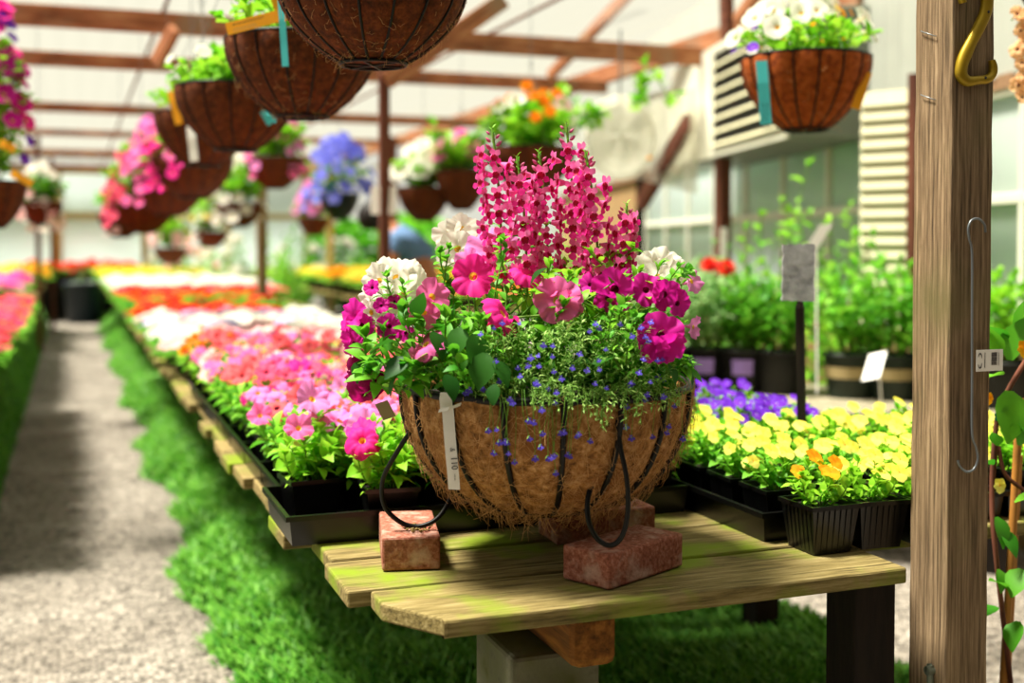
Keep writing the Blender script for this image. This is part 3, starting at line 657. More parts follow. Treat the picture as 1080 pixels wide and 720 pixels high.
def band(kind, cols, x0, x1, y0, y1, px, py, label, where, n=14, lcol='mid', sc=1.0, z=TZ, zf=.6):
    """label has {c} colour, {r} row; the row is counted from the camera and the column from the left"""
    ys = np.arange(y0, y1, py); xs = np.arange(x0, x1, px)
    for r_, yy in enumerate(ys):
        for c_, xx in enumerate(xs):
            c = random.choice(cols); s_ = sc*rnd(.92, 1.08)
            o = link('potted_'+kind, fp(kind, c, lcol, n), loc=(xx+rnd(-.01, .01), yy+rnd(-.01, .01), z+.002)); o.scale = (s_, s_, s_*zf); o.rotation_euler = (0, 0, rnd(0, 6.28))
            tag(o, '%s %s, %s row, %s from left' % (CN.get(c, c), label, ORD[r_], ORD[c_]), 'potted plant', where)
band('petunia', ['coral', 'blush', 'pink'], .60, 1.25, YN+.04, YN+.5, .15, .15, 'petunia behind the front trays', 'petunias on the bench', n=9, sc=1.1, zf=.9)
o = link('potted_marigold', farplant('marigold', 'orange'), loc=(.47, 4.40, TZ+.002)); tag(o, 'bright orange bloom clump at the path edge of the long bench', 'potted plant'); o.scale = (1.15,)*3
band('petunia', ['blush', 'white', 'blush', 'coral'], .47, 1.25, YN+.52, 5.6, .18, .18, 'petunia in the pale band of the bench', 'blush bedding plants', n=10, sc=1.3)
band('petunia', ['white', 'lavender', 'white', 'blush'], .47, 1.25, 5.62, 7.0, .19, .19, 'bedding plant in the whitish band of the bench', 'white bedding plants', sc=1.4)
band('salvia', ['red'], .47, 1.25, 7.1, 7.8, .2, .2, 'salvia in the scarlet stripe across the bench', 'scarlet bedding plants', sc=1.4)
band('bedding_plant', ['red'], .48, 1.25, 7.95, 9.95, .24, .27, 'dotted leafy plant behind the scarlet stripe', 'green bedding plants', n=2, lcol='green', sc=1.8, zf=.52)
band('geranium', ['red', 'coral'], .52, 1.95, 10.95, 11.8, .24, .26, 'flowering plant, front of second bench', 'red plants on the second bench', sc=1.7, zf=.46)
band('petunia', ['white'], .52, 1.95, 12.0, 15.4, .26, .28, 'flowering plant, middle of second bench', 'white plants on the second bench', sc=1.8, zf=.46)
band('marigold', ['yellow'], .52, 1.95, 15.7, 19.3, .28, .4, 'marigold, far end of second bench', 'yellow marigolds far back', sc=2.2, zf=.46)
band('geranium', ['rose', 'coral'], -1.04, -.3, 5.0, 9.6, .22, .25, 'geranium on the left bench, near part', 'rose red geraniums at the left edge', sc=1.45)
band('petunia', ['hot', 'lilac', 'pink'], -1.06, -.31, 10.4, 13.8, .26, .3, 'petunia on the left bench, middle part', 'pink petunias farther down the left bench', sc=1.7, zf=.75)
band('marigold', ['yellow', 'orange'], -1.06, -.31, 14.9, 18.9, .3, .5, 'marigold on the left bench, far part', 'yellow marigolds on the left bench', sc=2.1)
band('marigold', ['orange', 'yellow'], 2.9, 4.4, 11.4, 15.5, .3, .36, 'marigold on the middle bench, rear part', 'orange marigolds on the middle bench', sc=2.0)
band('marigold', ['orange', 'coral'], 2.9, 4.4, 9.5, 10.9, .3, .34, 'plant on the middle bench, front part', 'orange plants at the front of the middle bench', sc=1.4)

# ================================================================== BRICKS
def brick(label, x, y, rz, dims=(.098, .2, .057)):
    m = MB(); m.box((-dims[0]/2, -dims[1]/2, 0), (dims[0]/2, dims[1]/2, dims[2])); o = ob('brick', m, M_brick, smooth=False, bevel=.004)
    o.location = (x, y, TZ+.002); o.rotation_euler = (0, 0, rz); return tag(o, label, 'brick')
brick('pale red brick end-on under the left wire foot', .553, 2.012, -.22)
brick('reddish brick set at an angle at the front under the right wire foot', .862, 1.78, -1.12)
brick('shaded brick lying lengthwise under the rear wire foot', .925, 2.03, PI/2-.02)
m = MB()
for i in range(60):
    a = rnd(0, 6.28); q = rnd(0, .018); m.box((-.003, -.0015, 0), (.003, .0015, .002), 0, Matrix.Translation((.552+q*math.cos(a)*1.6, 1.96+q*math.sin(a)*1.6, TZ+.0595+rnd(0, .004))) @ Matrix.Rotation(rnd(0, 3), 4, 'Z'))
tag(ob('dried_debris', m, M_dirt, kind='stuff'), 'small heap of dry crumbs on top of the left brick', 'debris')

# ================================================================== BASKETS
def bowl(R, H, rb, power=.98, n=14):
    """profile rim (R,0) to bottom (rb,-H)"""
    pr = []
    for i in range(n+1):
        t = i/n; a = t*PI/2; pr.append((rb+(R-rb)*math.cos(a)**power, -H*math.sin(a)))
    return pr
def basket_parts(t, R, H, rb, nr, coir, z, fringe=0, ribw=.0022, sub=96, rough=.012, bulge=.03, ribo=1.012, power=1.75):
    pr = bowl(R, H, rb, power); K = nr*8; ph = rng.random(8)*6
    def rm(a, i): return 1+bulge*abs(math.sin(a*nr/2))**.7*(1 if i < 13 else .3)+rough*.5*math.sin(a*13+i*1.3+ph[0])*math.sin(i*.9+ph[1]+a*5)
    m = MB(); prof = [(r_, z_) for r_, z_ in pr]
    m.lathe([(R*.93, .006-.02), (R*.95, .006), (R*.985, .007)]+prof[0:], K, 0, rm); m.lathe([(rb, -H), (rb*.5, -H-.002), (.0005, -H-.003)], K, 0)
    o = ob('coir_liner', m, coir, t); o.location = (0, 0, z)
    m = MB(); m.lathe([(R*.95, -.02), (.001, -.015)], 32, 0); o = ob('soil', m, M_soil, t); o.location = (0, 0, z)
    m = MB(); rw = ribw
    ring = lambda r_, zz, k=48: [(r_*math.cos(2*PI*i/k), r_*math.sin(2*PI*i/k), zz) for i in range(k)]
    m.tube(ring(R*1.01, .004), rw*1.7, 0, 8, True); m.tube(ring(rb*1.05, -H-.003), rw*1.3, 0, 6, True)
    for i in range(nr):
        a = 2*PI*i/nr
        m.tube([(r_*ribo*math.cos(a), r_*ribo*math.sin(a), zz) for r_, zz in pr], rw, 0, 6)
    for i in range(3):
        a = PI*i/3; m.tube([(-rb*math.cos(a), -rb*math.sin(a), -H-.005), (rb*math.cos(a), rb*math.sin(a), -H-.005)], rw*.8, 0, 6)
    o = ob('wire_frame', m, M_wire, t); o.location = (0, 0, z)
    if fringe:
        m = MB()
        for i in range(fringe):
            a = rnd(0, 2*PI); k = rnd(0, 13.9); j = int(k); f_ = k-j; r0 = pr[j][0]*(1-f_)+pr[j+1][0]*f_; z0 = pr[j][1]*(1-f_)+pr[j+1][1]*f_
            rb_ = 1+bulge*abs(math.sin(a*nr/2))**.7*(.95 if j < 13 else .3); p = Vector((math.cos(a)*r0*rb_, math.sin(a)*r0*rb_, z0)); nrm = Vector((math.cos(a), math.sin(a), -.7*j/13))
            tan = Vector((rnd(-1, 1), rnd(-1, 1), rnd(-1, 1))); tan -= nrm*tan.dot(nrm)*.9; tan.normalize(); Ln = rnd(.012, .05)*min(1, R/.25)**2
            c = nrm*(rnd(.0, .0035) if i % 7 else rnd(.003, .014))
            m.tube([p, p+tan*Ln*.35+c, p+tan*Ln*.7+c*rnd(.5, 1.4)+Vector((0, 0, -.003)), p+tan*Ln+c*rnd(.2, 1)], .00038, 0, 3)
        o = ob('loose_fibres', m, M_fibre, t, kind='stuff'); o.location = (0, 0, z)
    return pr
# ---- the main basket
BC = Vector((.780, 1.925, 0)); RIMZ = 1.003; BR = .249; BH = .205
MBK = thing('flower_basket', 'large coir-lined wire basket of mixed flowers standing on three bricks', 'flower basket', (BC.x, BC.y, TZ+.06))
zb = RIMZ-TZ-.06
basket_parts(MBK, BR, BH, .085, 17, M_coir, zb, fringe=5200, ribw=.0046, rough=.02, bulge=.035, ribo=1.026, power=1.12)
MI = MBK.location.copy()
def loc(p): return Vector(p)-MI
def smooth_path(pts, n=6):
    pts = [Vector(p) for p in pts]; out = []
    for i in range(len(pts)-1):
        p0 = pts[max(i-1, 0)]; p1 = pts[i]; p2 = pts[i+1]; p3 = pts[min(i+2, len(pts)-1)]
        for k in range(n):
            t = k/n; out.append(.5*((2*p1)+(-p0+p2)*t+(2*p0-5*p1+4*p2-p3)*t*t+(-p0+3*p1-3*p2+p3)*t**3))
    out.append(pts[-1]); return out
dB = 2.07
for pts in ([(432, 456, 1.99), (418, 478, 2.0), (404, 505, 2.02), (405, 532, 2.03), (420, 549, 2.035), (438, 555, 2.04), (458, 549, 2.04), (472, 532, 2.05), (478, 512, 2.06), (474, 490, 2.06)],
            [(651, 440, 1.86), (654, 470, 1.86), (661, 505, 1.86), (662, 540, 1.865), (656, 565, 1.87), (644, 575, 1.875), (630, 568, 1.88), (621, 550, 1.88), (620, 525, 1.89), (628, 502, 1.90)],
            [(604, 500, 2.30), (600, 520, 2.26), (618, 531, 2.22), (640, 533, 2.19), (662, 528, 2.18), (674, 512, 2.2), (668, 495, 2.22)]):
    m = MB(); m.tube(smooth_path([loc(P(*q)) for q in pts]), .0042, 0, 8); ob('wire_foot', m, M_wire, MBK)
# price strip looped over the rim
def ribbon(mb, pts, wdir, w, mat=0, th=.0006):
    pts = [Vector(p) for p in pts]; V = []
    for i, p in enumerate(pts):
        d = (pts[min(i+1, len(pts)-1)]-pts[max(i-1, 0)]).normalized(); wv = Vector(wdir).normalized()*w/2; nrm = d.cross(wv).normalized()*th
        V += [p-wv+nrm, p+wv+nrm, p+wv-nrm, p-wv-nrm]
    K = len(pts); mb.add([tuple(v) for v in V], [(k*4+j, k*4+(j+1) % 4, (k+1)*4+(j+1) % 4, (k+1)*4+j) for k in range(K-1) for j in range(4)]+[(3, 2, 1, 0), (K*4-4, K*4-3, K*4-2, K*4-1)], mat)
def text_on(s, parent, center, right, up, size, mat, name='writing'):
    cu = bpy.data.curves.new('t', 'FONT'); cu.body = s; cu.size = size; cu.align_x = 'CENTER'; cu.align_y = 'CENTER'; cu.extrude = .0002
    o = bpy.data.objects.new('t', cu); SC.collection.objects.link(o); dg = bpy.context.evaluated_depsgraph_get(); me = bpy.data.meshes.new_from_object(o.evaluated_get(dg)); bpy.data.objects.remove(o)
    me.materials.clear(); me.materials.append(mat); r_ = Vector(right).normalized(); u = Vector(up).normalized(); u = (u-r_*u.dot(r_)).normalized(); n = r_.cross(u)
    M = Matrix(((r_.x, u.x, n.x, center.x), (r_.y, u.y, n.y, center.y), (r_.z, u.z, n.z, center.z), (0, 0, 0, 1)))
    q = bpy.data.objects.new(name, me); SC.collection.objects.link(q)
    q.parent = parent; q.matrix_local = M; return q
rt = RT.copy()
def print_marks(parent, center, right, up, wd_, rows, pitch, mat=None):
    m = MB(); r_ = Vector(right).normalized(); u = Vector(up).normalized(); u = (u-r_*u.dot(r_)).normalized(); n = r_.cross(u)
    M = Matrix(((r_.x, u.x, n.x, center.x), (r_.y, u.y, n.y, center.y), (r_.z, u.z, n.z, center.z), (0, 0, 0, 1)))
    for k in range(rows):
        x = -wd_/2; y = (rows/2-k-.5)*pitch
        while x < wd_/2:
            l = rnd(.2, .5)*pitch; m.box((x, y-pitch*rnd(.15, .3), -.0002), (x+l*.5, y+pitch*rnd(.15, .3), .0002), 0, M); x += l
    return ob('print', m, mat or M_ink, parent, False)
m = MB(); A0 = [(473, 424, 1.85), (472, 413, 1.86), (473, 409, 1.885), (474, 418, 1.90)]
ribbon(m, [loc(P(*q)) for q in [(471, 432, 1.875), (470, 420, 1.872), (471, 414, 1.872), (474, 414, 1.905), (476, 426, 1.91)]], rt, .020)
ribbon(m, [loc(P(*q)) for q in [(472, 428, 1.866), (474, 455, 1.862), (476, 480, 1.862), (478, 500, 1.864), (479, 516, 1.866)]], rt-UP*.05, .0185)
ribbon(m, [loc(P(*q)) for q in [(463, 433, 1.868), (473, 431, 1.86), (486, 426, 1.868)]], UP+rt*.4, .006)
stp = ob('price_strip', m, M_paper, MBK, False, label='white paper price strip')
text_on('110', stp, loc(P(479, 488, 1.8635)-FW*.003), -UP+RT*.08, RT, .014, M_ink); print_marks(stp, loc(P(480, 503, 1.8645)-FW*.003), -UP, RT, .010, 1, .003); text_on('&', stp, loc(P(477, 474, 1.8615)-FW*.003), -UP, RT, .011, M_ink)
m = MB(); ribbon(m, [loc(P(402, 424, 1.97)), loc(P(411, 441, 1.97))], (rt+UP*.35), .022); ob('side_tag', m, M_tan, MBK, False)
# ---- plants in it.  each plant is a part, each bloom a sub-part
def soilp(px_, d=None): return Vector((P(px_, 400, d or dB).x, P(px_, 400, d or dB).y, RIMZ-.01))
def plant_part(name, mats, build, label=None):
    m = MB(); build(m); o = ob(name, m, mats, MBK); 
    if label: o['label'] = label
    return o
def bloom(parent, name, me, px_, py_, dia, d, face, roll=None):
    face = RT*face[0]+UP*face[1]-FW*face[2]; link(name, me, parent, orient(face, roll, dia/2*d/FPX, loc(P(px_, py_, d))))
# petunias: (px, py, diameter px, depth, facing(right,up,towards camera), colour, shape)
PETS = [
 ('hot', [(498, 291, 40, 1.93, (-.25, .1, 1), 1), (556, 287, 32, 1.95, (.3, .75, .35), 3), (532, 330, 40, 1.86, (.75, .5, .25), 3), (540, 345, 22, 1.87, (.7, -.3, .7), 0), (507, 300, 24, 1.95, (.6, -.4, .8), 1)]),
 ('lilac', [(515, 262, 44, 2.02, (-.3, .5, .8), 0), (494, 277, 28, 2.0, (-.5, .2, 1), 2), (532, 258, 30, 2.06, (.5, .3, 1), 2)]),
 ('lilac', [(700, 297, 24, 2.05, (.3, .4, 1), 0), (731, 296, 24, 2.0, (.8, .3, .8), 1), (733, 345, 22, 1.95, (.9, -.1, .6), 2)]),
 ('pink', [(457, 312, 34, 1.92, (.5, .3, .9), 1), (447, 330, 30, 1.92, (.1, -.3, 1), 2), (448, 362, 36, 1.86, (-.6, .65, .5), 4), (442, 378, 24, 1.87, (-.2, -.9, .6), 3), (588, 316, 44, 1.88, (-.15, .25, 1), 0), (600, 322, 30, 1.88, (.5, -.2, 1), 2), (577, 306, 24, 1.9, (-.6, .5, .8), 1)]),
 ('magenta', [(647, 306, 42, 1.9, (-.5, -.35, .9), 0), (640, 316, 26, 1.9, (-.4, -.6, .8), 2), (664, 296, 26, 1.94, (.3, .6, .8), 1), (682, 305, 32, 1.9, (.1, .3, 1), 1), (702, 311, 30, 1.9, (.4, -.2, 1), 2), (716, 320, 26, 1.9, (.6, 0, 1), 0), (622, 299, 22, 1.95, (-.2, .6, .8), 1), (697, 354, 44, 1.84, (0, .1, 1), 0), (708, 366, 30, 1.84, (.3, -.4, 1), 1), (690, 368, 30, 1.84, (-.3, -.5, 1), 2), (690, 340, 20, 1.88, (0, .6, .8), 1)]),
 ('magenta', [(371, 332, 32, 1.98, (-.8, .4, .8), 0), (380, 344, 30, 1.98, (-.4, -.2, 1), 1), (372, 363, 26, 1.96, (-.6, -.2, .9), 2), (366, 352, 22, 1.97, (-.9, 0, .5), 1), (410, 344, 24, 1.9, (-.2, -.1, 1), 0), (428, 352, 18, 1.9, (.2, -.6, .8), 2), (392, 303, 16, 1.95, (-.4, .4, 1), 1), (416, 318, 14, 1.92, (0, .2, 1), 1), (402, 322, 15, 1.92, (0, .2, 1), 1)]),
 ('maroon', [(379, 393, 30, 1.96, (-.3, -.7, .6), 3), (385, 418, 34, 1.96, (.1, -.8, .6), 3), (394, 404, 26, 1.94, (.5, -.5, .7), 4), (372, 402, 22, 1.97, (-.8, -.4, .5), 1)]),
 ('white', [(398, 296, 34, 2.0, (-.5, .2, 1), 0), (418, 292, 38, 2.02, (0, .4, 1), 1), (437, 300, 34, 2.02, (.4, .2, 1), 2), (404, 316, 32, 2.0, (-.4, -.3, 1), 2), (424, 312, 34, 2.0, (.1, -.2, 1), 0), (390, 330, 26, 2.0, (-.6, -.2, .9), 1), (441, 318, 28, 2.02, (.4, -.3, 1), 1), (392, 310, 28, 2.0, (-.7, .1, .9), 0), (410, 283, 28, 2.05, (0, .6, .8), 1), (432, 285, 26, 2.05, (.3, .7, .8), 0)]),
 ('white', [(472, 246, 30, 2.1, (-.4, .4, 1), 0), (488, 240, 30, 2.1, (.1, .5, 1), 1), (482, 262, 34, 2.08, (-.2, .1, 1), 2), (500, 252, 28, 2.1, (.4, .3, 1), 0), (492, 278, 28, 2.06, (0, -.2, 1), 1), (470, 268, 24, 2.1, (-.6, 0, 1), 1), (508, 270, 24, 2.08, (.5, 0, 1), 2)]),
 ('white', [(682, 283, 32, 2.02, (-.3, .3, 1), 0), (698, 277, 34, 2.02, (.1, .5, 1), 1), (712, 286, 30, 2.02, (.5, .3, 1), 2), (694, 292, 30, 2.0, (0, 0, 1), 0), (706, 296, 24, 2.0, (.3, -.2, 1), 1)]),
]
PLBL = ['hot pink petunia with yellow throats', 'lilac pink petunia at the centre', 'lilac pink petunia at the right edge', 'pink petunia with pale undersides', 'deep magenta petunia on the right', 'magenta petunia spilling over the left', 'dark maroon petunia', 'white petunia on the left', 'white petunia behind the spikes', 'white petunia on the right']
for (col, fl), lb in zip(PETS, PLBL):
    def bld(m, fl=fl):
        for (x, y, dia, d, face, sh) in fl:
            fc = RT*face[0]+UP*face[1]-FW*face[2]; back = P(x, y, d)-fc.normalized()*dia/2*d/FPX*1.25
            root = BC+(Vector((back.x, back.y, 0))-BC)*.55; root.z = RIMZ-.01
            spray(m, loc(root), loc(back), 7, .034, T=LF, r=.0013, tipleaves=2)
    o = plant_part('petunia', [LEAF['mid'], M_stem], bld, lb)
    for (x, y, dia, d, face, sh) in fl: bloom(o, 'bloom', petmesh(col, sh), x, y, dia*1.2, d, face)
# petunia buds and leafy shoots (with big leaves in front)
def shoots(m, lst, ll, n=10, T=LF, r=.0016):
    for (x0, y0, x1, y1, d) in lst:
        spray(m, loc(P(x0, y0, d+.04)), loc(P(x1, y1, d)), n, ll, T=T, r=r, tipleaves=5)
plant_part('trailing_foliage', [LEAF['green'], M_stem], lambda m: shoots(m, [(420, 415, 405, 350, 1.9), (430, 415, 425, 330, 1.88), (450, 415, 446, 345, 1.87), (400, 400, 386, 355, 1.92), (470, 410, 470, 335, 1.86), (440, 400, 398, 385, 1.88), (480, 410, 492, 350, 1.84), (520, 420, 512, 345, 1.84), (455, 418, 430, 388, 1.85), (500, 415, 480, 375, 1.83), (410, 410, 390, 395, 1.92), (530, 410, 545, 350, 1.88), (420, 415, 440, 395, 1.86)], .045, 9))
plant_part('trailing_foliage', [LEAF['dark'], M_stem], lambda m: [m.tmpl(LF_R, leafM(loc(P(x, y, d)), RT*a+UP*b-FW*.25, s_), 0) for x, y, d, a, b, s_ in
    [(500, 352, 1.83, .1, -1, .065), (512, 372, 1.82, -.2, -1, .06), (520, 380, 1.82, .5, -.8, .05), (488, 345, 1.84, -.3, -1, .05), (522, 405, 1.80, -.1, -1, .034), (430, 378, 1.85, -.6, -.5, .05), (415, 360, 1.86, -.7, -.3, .05), (455, 350, 1.85, .4, -.8, .05), (715, 372, 1.88, .6, -.5, .035), (722, 388, 1.88, .4, -.8, .032), (705, 385, 1.86, .3, -.8, .035), (560, 300, 1.9, .5, .6, .04), (420, 395, 1.86, -.3, -.8, .04), (395, 375, 1.9, -.4, -.6, .04), (440, 335, 1.87, .2, .9, .045), (650, 375, 1.84, -.7, -.3, .05), (628, 385, 1.84, -.9, .1, .045), (530, 342, 1.85, .3, -.9, .05), (470, 395, 1.82, .3, -.8, .045), (382, 380, 1.94, -.2, -1, .04)]])
for q_ in [(470, 330, 474, 262, 1.96), (474, 300, 464, 266, 1.96), (430, 350, 424, 300, 1.9), (424, 330, 408, 292, 1.9), (520, 345, 533, 262, 1.9), (533, 290, 528, 255, 1.9), (700, 330, 716, 282, 1.92), (712, 300, 728, 285, 1.92), (655, 345, 660, 318, 1.86), (640, 385, 628, 345, 1.84), (660, 385, 668, 335, 1.84), (690, 395, 690, 345, 1.86), (655, 390, 645, 330, 1.83)]:
    plant_part('bud_shoot', [LEAF['mid'], M_stem], lambda m: shoots(m, [q_], .022, 11, T=LF_R))
plant_part('lime_foliage', [LEAF['lime'], M_stem], lambda m: shoots(m, [(540+rnd(-10, 120), 345+rnd(-15, 10), 530+i*7.2, rnd(262, 318), rnd(1.88, 2.1)) for i in range(26)]+[(655, 290, 668, 262, 1.95), (650, 300, 640, 270, 1.97), (610, 330, 600, 290, 1.9)], .03, 9))
plant_part('inner_foliage', [LEAF['green'], M_stem], lambda m: shoots(m, [(BC.x*0+573+120*math.cos(a)*.7, 405, 573+150*math.cos(a)*q, 330+rnd(-30, 55), 2.07-.2*math.sin(a)*q) for a, q in [(i*.52, .55+.45*random.random()) for i in range(60)]]+[(573+rnd(-110, 130), 408, 573+rnd(-120, 140), rnd(330, 400), rnd(1.92, 2.1)) for i in range(60)]+[(690, 408, 700+rnd(-20, 28), rnd(375, 405), rnd(1.88, 2.0)) for i in range(14)], .036, 9))
# snapdragon spikes
snm = flmesh(SNAP, 'snap', [PET['snap'], M_sthroat, M_stem, PET['snaplip']])
BUD = MB(); BUD.lathe([(.001, 1.2), (.16, 1.0), (.3, .6), (.28, .25), (.1, 0)], 8, 0); budm = BUD.mesh('bud', [thin('bud_pink', '#b03068', '#d87098', .2)])
for k, (tx, ty, bx, by, d, y0) in enumerate([(519, 134, 532, 300, 2.00, 158), (545, 164, 558, 300, 1.97, 186), (568, 158, 580, 300, 2.04, 180), (597, 128, 608, 300, 2.05, 152), (617, 158, 636, 300, 1.98, 178), (661, 214, 652, 330, 1.98, 230)]):
    m = MB(); a = loc(P(bx, by+60, d+.03)); b = loc(P(tx, ty, d)); mid = loc(P((tx*.6+bx*.4)+3, ty*.5+by*.5, d))
    m.tube(smooth_path([a, mid, b], 8), [.0022]*16+[.001], 1, 6)
    for i in range(9): m.tmpl(LF_N, leafM(b+(mid-b)*(.02+.035*i), Vector((math.cos(i*2.4)*.6, math.sin(i*2.4)*.6, .8)), .012), 0)
    for i in range(8): m.tmpl(LF, leafM(a+(mid-a)*(.3+.09*i), Vector((math.cos(i*2.4), math.sin(i*2.4), .3)), .035), 0)
    sp = ob('snapdragon', m, [LEAF['mid'], M_stem], MBK)
    for i in range(5):
        yy = ty+8+i*(y0-ty-4)/5; xx = tx+(bx-tx)*(yy-ty)/(by-ty); sgn = 1 if i % 2 else -1
        link('bud', budm, sp, orient(RT*sgn*.8+UP*.8-FW*rnd(-.3, .6), None, .0075*(1+.15*i), loc(P(xx+sgn*3, yy, d))))
    yy = y0+6; i = 0; lim = 292 if k < 5 else 300
    while yy < lim:
        xx = tx+(bx-tx)*(yy-ty)/(by-ty); w_ = 17 if k < 5 else 11
        for sgn in ((-1, 1) if i % 2 else (0, 1 if k % 2 else -1)):
            ox = sgn*w_*rnd(.6, 1.05); face = RT*(sgn*.75+rnd(-.25, .25))+UP*rnd(-.35, .1)-FW*(1.0 if sgn == 0 else rnd(.3, .9)); fn = face.normalized(); q_ = face.to_track_quat('Z', 'Y')
            dd_ = d-.012*(2-abs(sgn)); M = Matrix.Translation(loc(P(xx+ox, yy+rnd(-3, 3), dd_))) @ q_.to_matrix().to_4x4() @ Matrix.Rotation(rnd(-.3, .3), 4, 'Z') @ Matrix.Scale(rnd(.0165, .0205), 4)
            link('bloom', snm, sp, M)
        yy += 10.6; i += 1
# lobelia: fine foliage falling over the front rim
lobm = flmesh(LOBEL, 'lobelia', [PET['blue'], M_wthroat])
def lob(m):
    for i in range(210):
        x = 500+rnd(0, 222); yt = rnd(335, 425); dd_ = 1.83+.06*abs((x-585)/140)**2
        spray(m, loc(P(x*.8+573*.2, yt+rnd(8, 40) if yt < 395 else 412, dd_+.04)), loc(P(x, yt, dd_-rnd(0, .03))), 12, .0125, T=LF_N, r=.0006, tipleaves=2)
    for i in range(46):
        x = rnd(560, 720); x0 = x; dd_ = 1.795+.07*abs((x-585)/140)**2; ye = rnd(425, 452) if 615 < x < 690 else rnd(418, 432)
        spray(m, loc(P(x0, 405, dd_+.03)), loc(P(x+rnd(-10, 10), ye, dd_)), 10, .011, T=LF_N, r=.0006)
LOB = plant_part('lobelia', [thin('leaf_lobelia', '#5a9430', '#b8dc78', .3), M_stem], lob)
hang = [(450, 240), (472, 237), (560, 213), (573, 218), (597, 248), (645, 247), (655, 244), (480, 272), (502, 273), (495, 270), (562, 262), (592, 285), (505, 302), (465, 300), (521, 325), (577, 315), (622, 313), (612, 316), (630, 308), (665, 305), (672, 310), (633, 355), (695, 250), (690, 255), (727, 268), (823, 230), (838, 260), (935, 245), (955, 172), (895, 257), (825, 175), (875, 155), (595, 183), (630, 165), (510, 155), (515, 165), (390, 138), (400, 130), (430, 120), (436, 128), (480, 105), (905, 100), (912, 95), (925, 102), (978, 262), (940, 228), (830, 118), (838, 112), (600, 8), (625, 10), (530, 70), (565, 42), (578, 115), (580, 110)]
hp = [(x/2.571+340, y/2.571+360) for x, y in hang]
m = MB()
for i, (x, y) in enumerate(hp):
    dd_ = 1.80+.14*abs((x-573)/150)**2
    if y > 425:
        k = (y-412)/130; dd_ += .10*k*k-.01
        x0 = x+rnd(-8, 8); m.tube(smooth_path([loc(P(x0, 410, 1.80+.14*abs((x-573)/150)**2)), loc(P(x0*.5+x*.5+rnd(-3, 3), (y+410)/2, dd_-.008)), loc(P(x, y, dd_))], 5), .0005, 0, 4)
        m.tmpl(LF_N, leafM(loc(P(x, y-3, dd_)), (rnd(-1, 1), -.5, -.3), .01), 0)
    bloom(LOB, 'bloom', lobm, x, y, rnd(7.5, 10.5), dd_-.004, (rnd(-.4, .4), rnd(-.1, .5), 1), rnd(-.3, .3))
ob('trailing_stems', m, [M_stem], LOB, kind='stuff')
for i in range(44):
    x = rnd(505, 722); y = rnd(338, 418); dd_ = 1.81+.06*abs((x-585)/140)**2; bloom(LOB, 'bloom', lobm, x, y, rnd(6.5, 10), dd_-.01, (rnd(-.5, .5), rnd(0, .8), 1), rnd(-.4, .4))

# ---- hanging baskets
def hangbasket(label, px, pyrim, wpx, d, spec, nr=16, hpx=None, fr=0, topz=2.735, tags=(), ll=.05, lcol='lime', ns=26, hgt=.12, coir=None, zoff=0, leafT=LF_R, nl=8, spread=1.0):
    c = P(px, pyrim, d); R = wpx/2*d/FPX; H = (hpx or wpx*.52)*d/FPX
    t = thing('hanging_basket', label, 'hanging basket', (c.x, c.y, c.z-H), 0)
    basket_parts(t, R, H, R*.34, nr, coir or M_coir2, H, fringe=fr, ribw=.0026, rough=.01)
    m = MB(); top = min(c.z+.42, topz)-c.z+H
    for i in range(3):
        a = 2*PI*i/3+.5; m.tube([(R*math.cos(a), R*math.sin(a), H), (0, 0, top)], .0012, 0, 5)
    m.tube([(0, 0, top), (0, 0, topz-c.z+H)], .0018, 0, 5); m.tube([(0, 0, top), (.012, 0, top+.02), (0, 0, top+.04), (-.012, 0, top+.02)], .002, 0, 5, True)
    ob('hanger', m, M_steel, t)
    m = MB(); tips = bush(m, R*1.12*spread, hgt, ns, nl, ll, leafT, H-.01); ob('foliage', m, [LEAF[lcol], M_stem], t)
    flowers = []
    for (kind, col, n, size, side, drop) in spec:
        mats = [PET[col], M_throat, M_stem]; T = {'petunia': PETLO, 'five': FIVE, 'pom': POM, 'viola': VIOLA}[kind]
        me = flmesh(T, kind+'_lo_'+col, mats)
        for i in range(n):
            a = rnd(0, 2*PI); q = math.sqrt(random.random())*1.15
            if side is not None: a = side+rnd(-1.1, 1.1); q = rnd(.5, 1.25)
            z = H+.025+hgt*(1-.5*q*q)*rnd(.9, 1.25); 
            if drop and q > .8: z -= rnd(0, drop)
            p = Vector((math.cos(a)*R*q*spread, math.sin(a)*R*q*spread, z)); dv_ = Vector((math.cos(a)*q, math.sin(a)*q-.6, .6+rnd(-.3, .3)))
            link('bloom', me, t, orient(dv_, None, size*rnd(.8, 1.15), p))
    for (tx, ty, tx2, ty2, wpx_, dd_, mt) in tags:
        m = MB(); a = P(tx, ty, dd_)-t.location; b = P(tx2, ty2, dd_)-t.location; dr = (b-a).normalized(); wdv = dr.cross(FW).normalized()
        ribbon(m, [a, a.lerp(b, .35)+FW*-.002, a.lerp(b, .7), b], wdv, wpx_*dd_/FPX); ob('plant_tag', m, mt, t, False)
    return t
hb1 = hangbasket('nearest hanging basket at the top edge, only its dark ribbed bottom half visible', 393, -14, 196, 2.25, [], 16, 80, 350, ns=10, nl=5)
hb2 = hangbasket('brown hanging basket with an orange strip and a teal tag', 318, 46, 156, 2.96, [], 16, 76, 300, tags=[(296, -6, 301, 70, 7, 2.72, M_teal), (281, 119, 291, 130, 1, 2.7, M_teal), (239, 31, 305, 14, 13, 2.74, M_gold), (286, -12, 296, 18, 8, 2.73, M_gold)], ll=.05, ns=34)
a = P(268, 23.5, 2.725)-hb2.location
print_marks(hb2, P(262, 22, 2.7225)-hb2.location, RT+UP*.257, UP, .075, 1, .0075); print_marks(hb2, P(258, 29, 2.7225)-hb2.location, RT+UP*.257, UP, .055, 2, .005, M_tan)
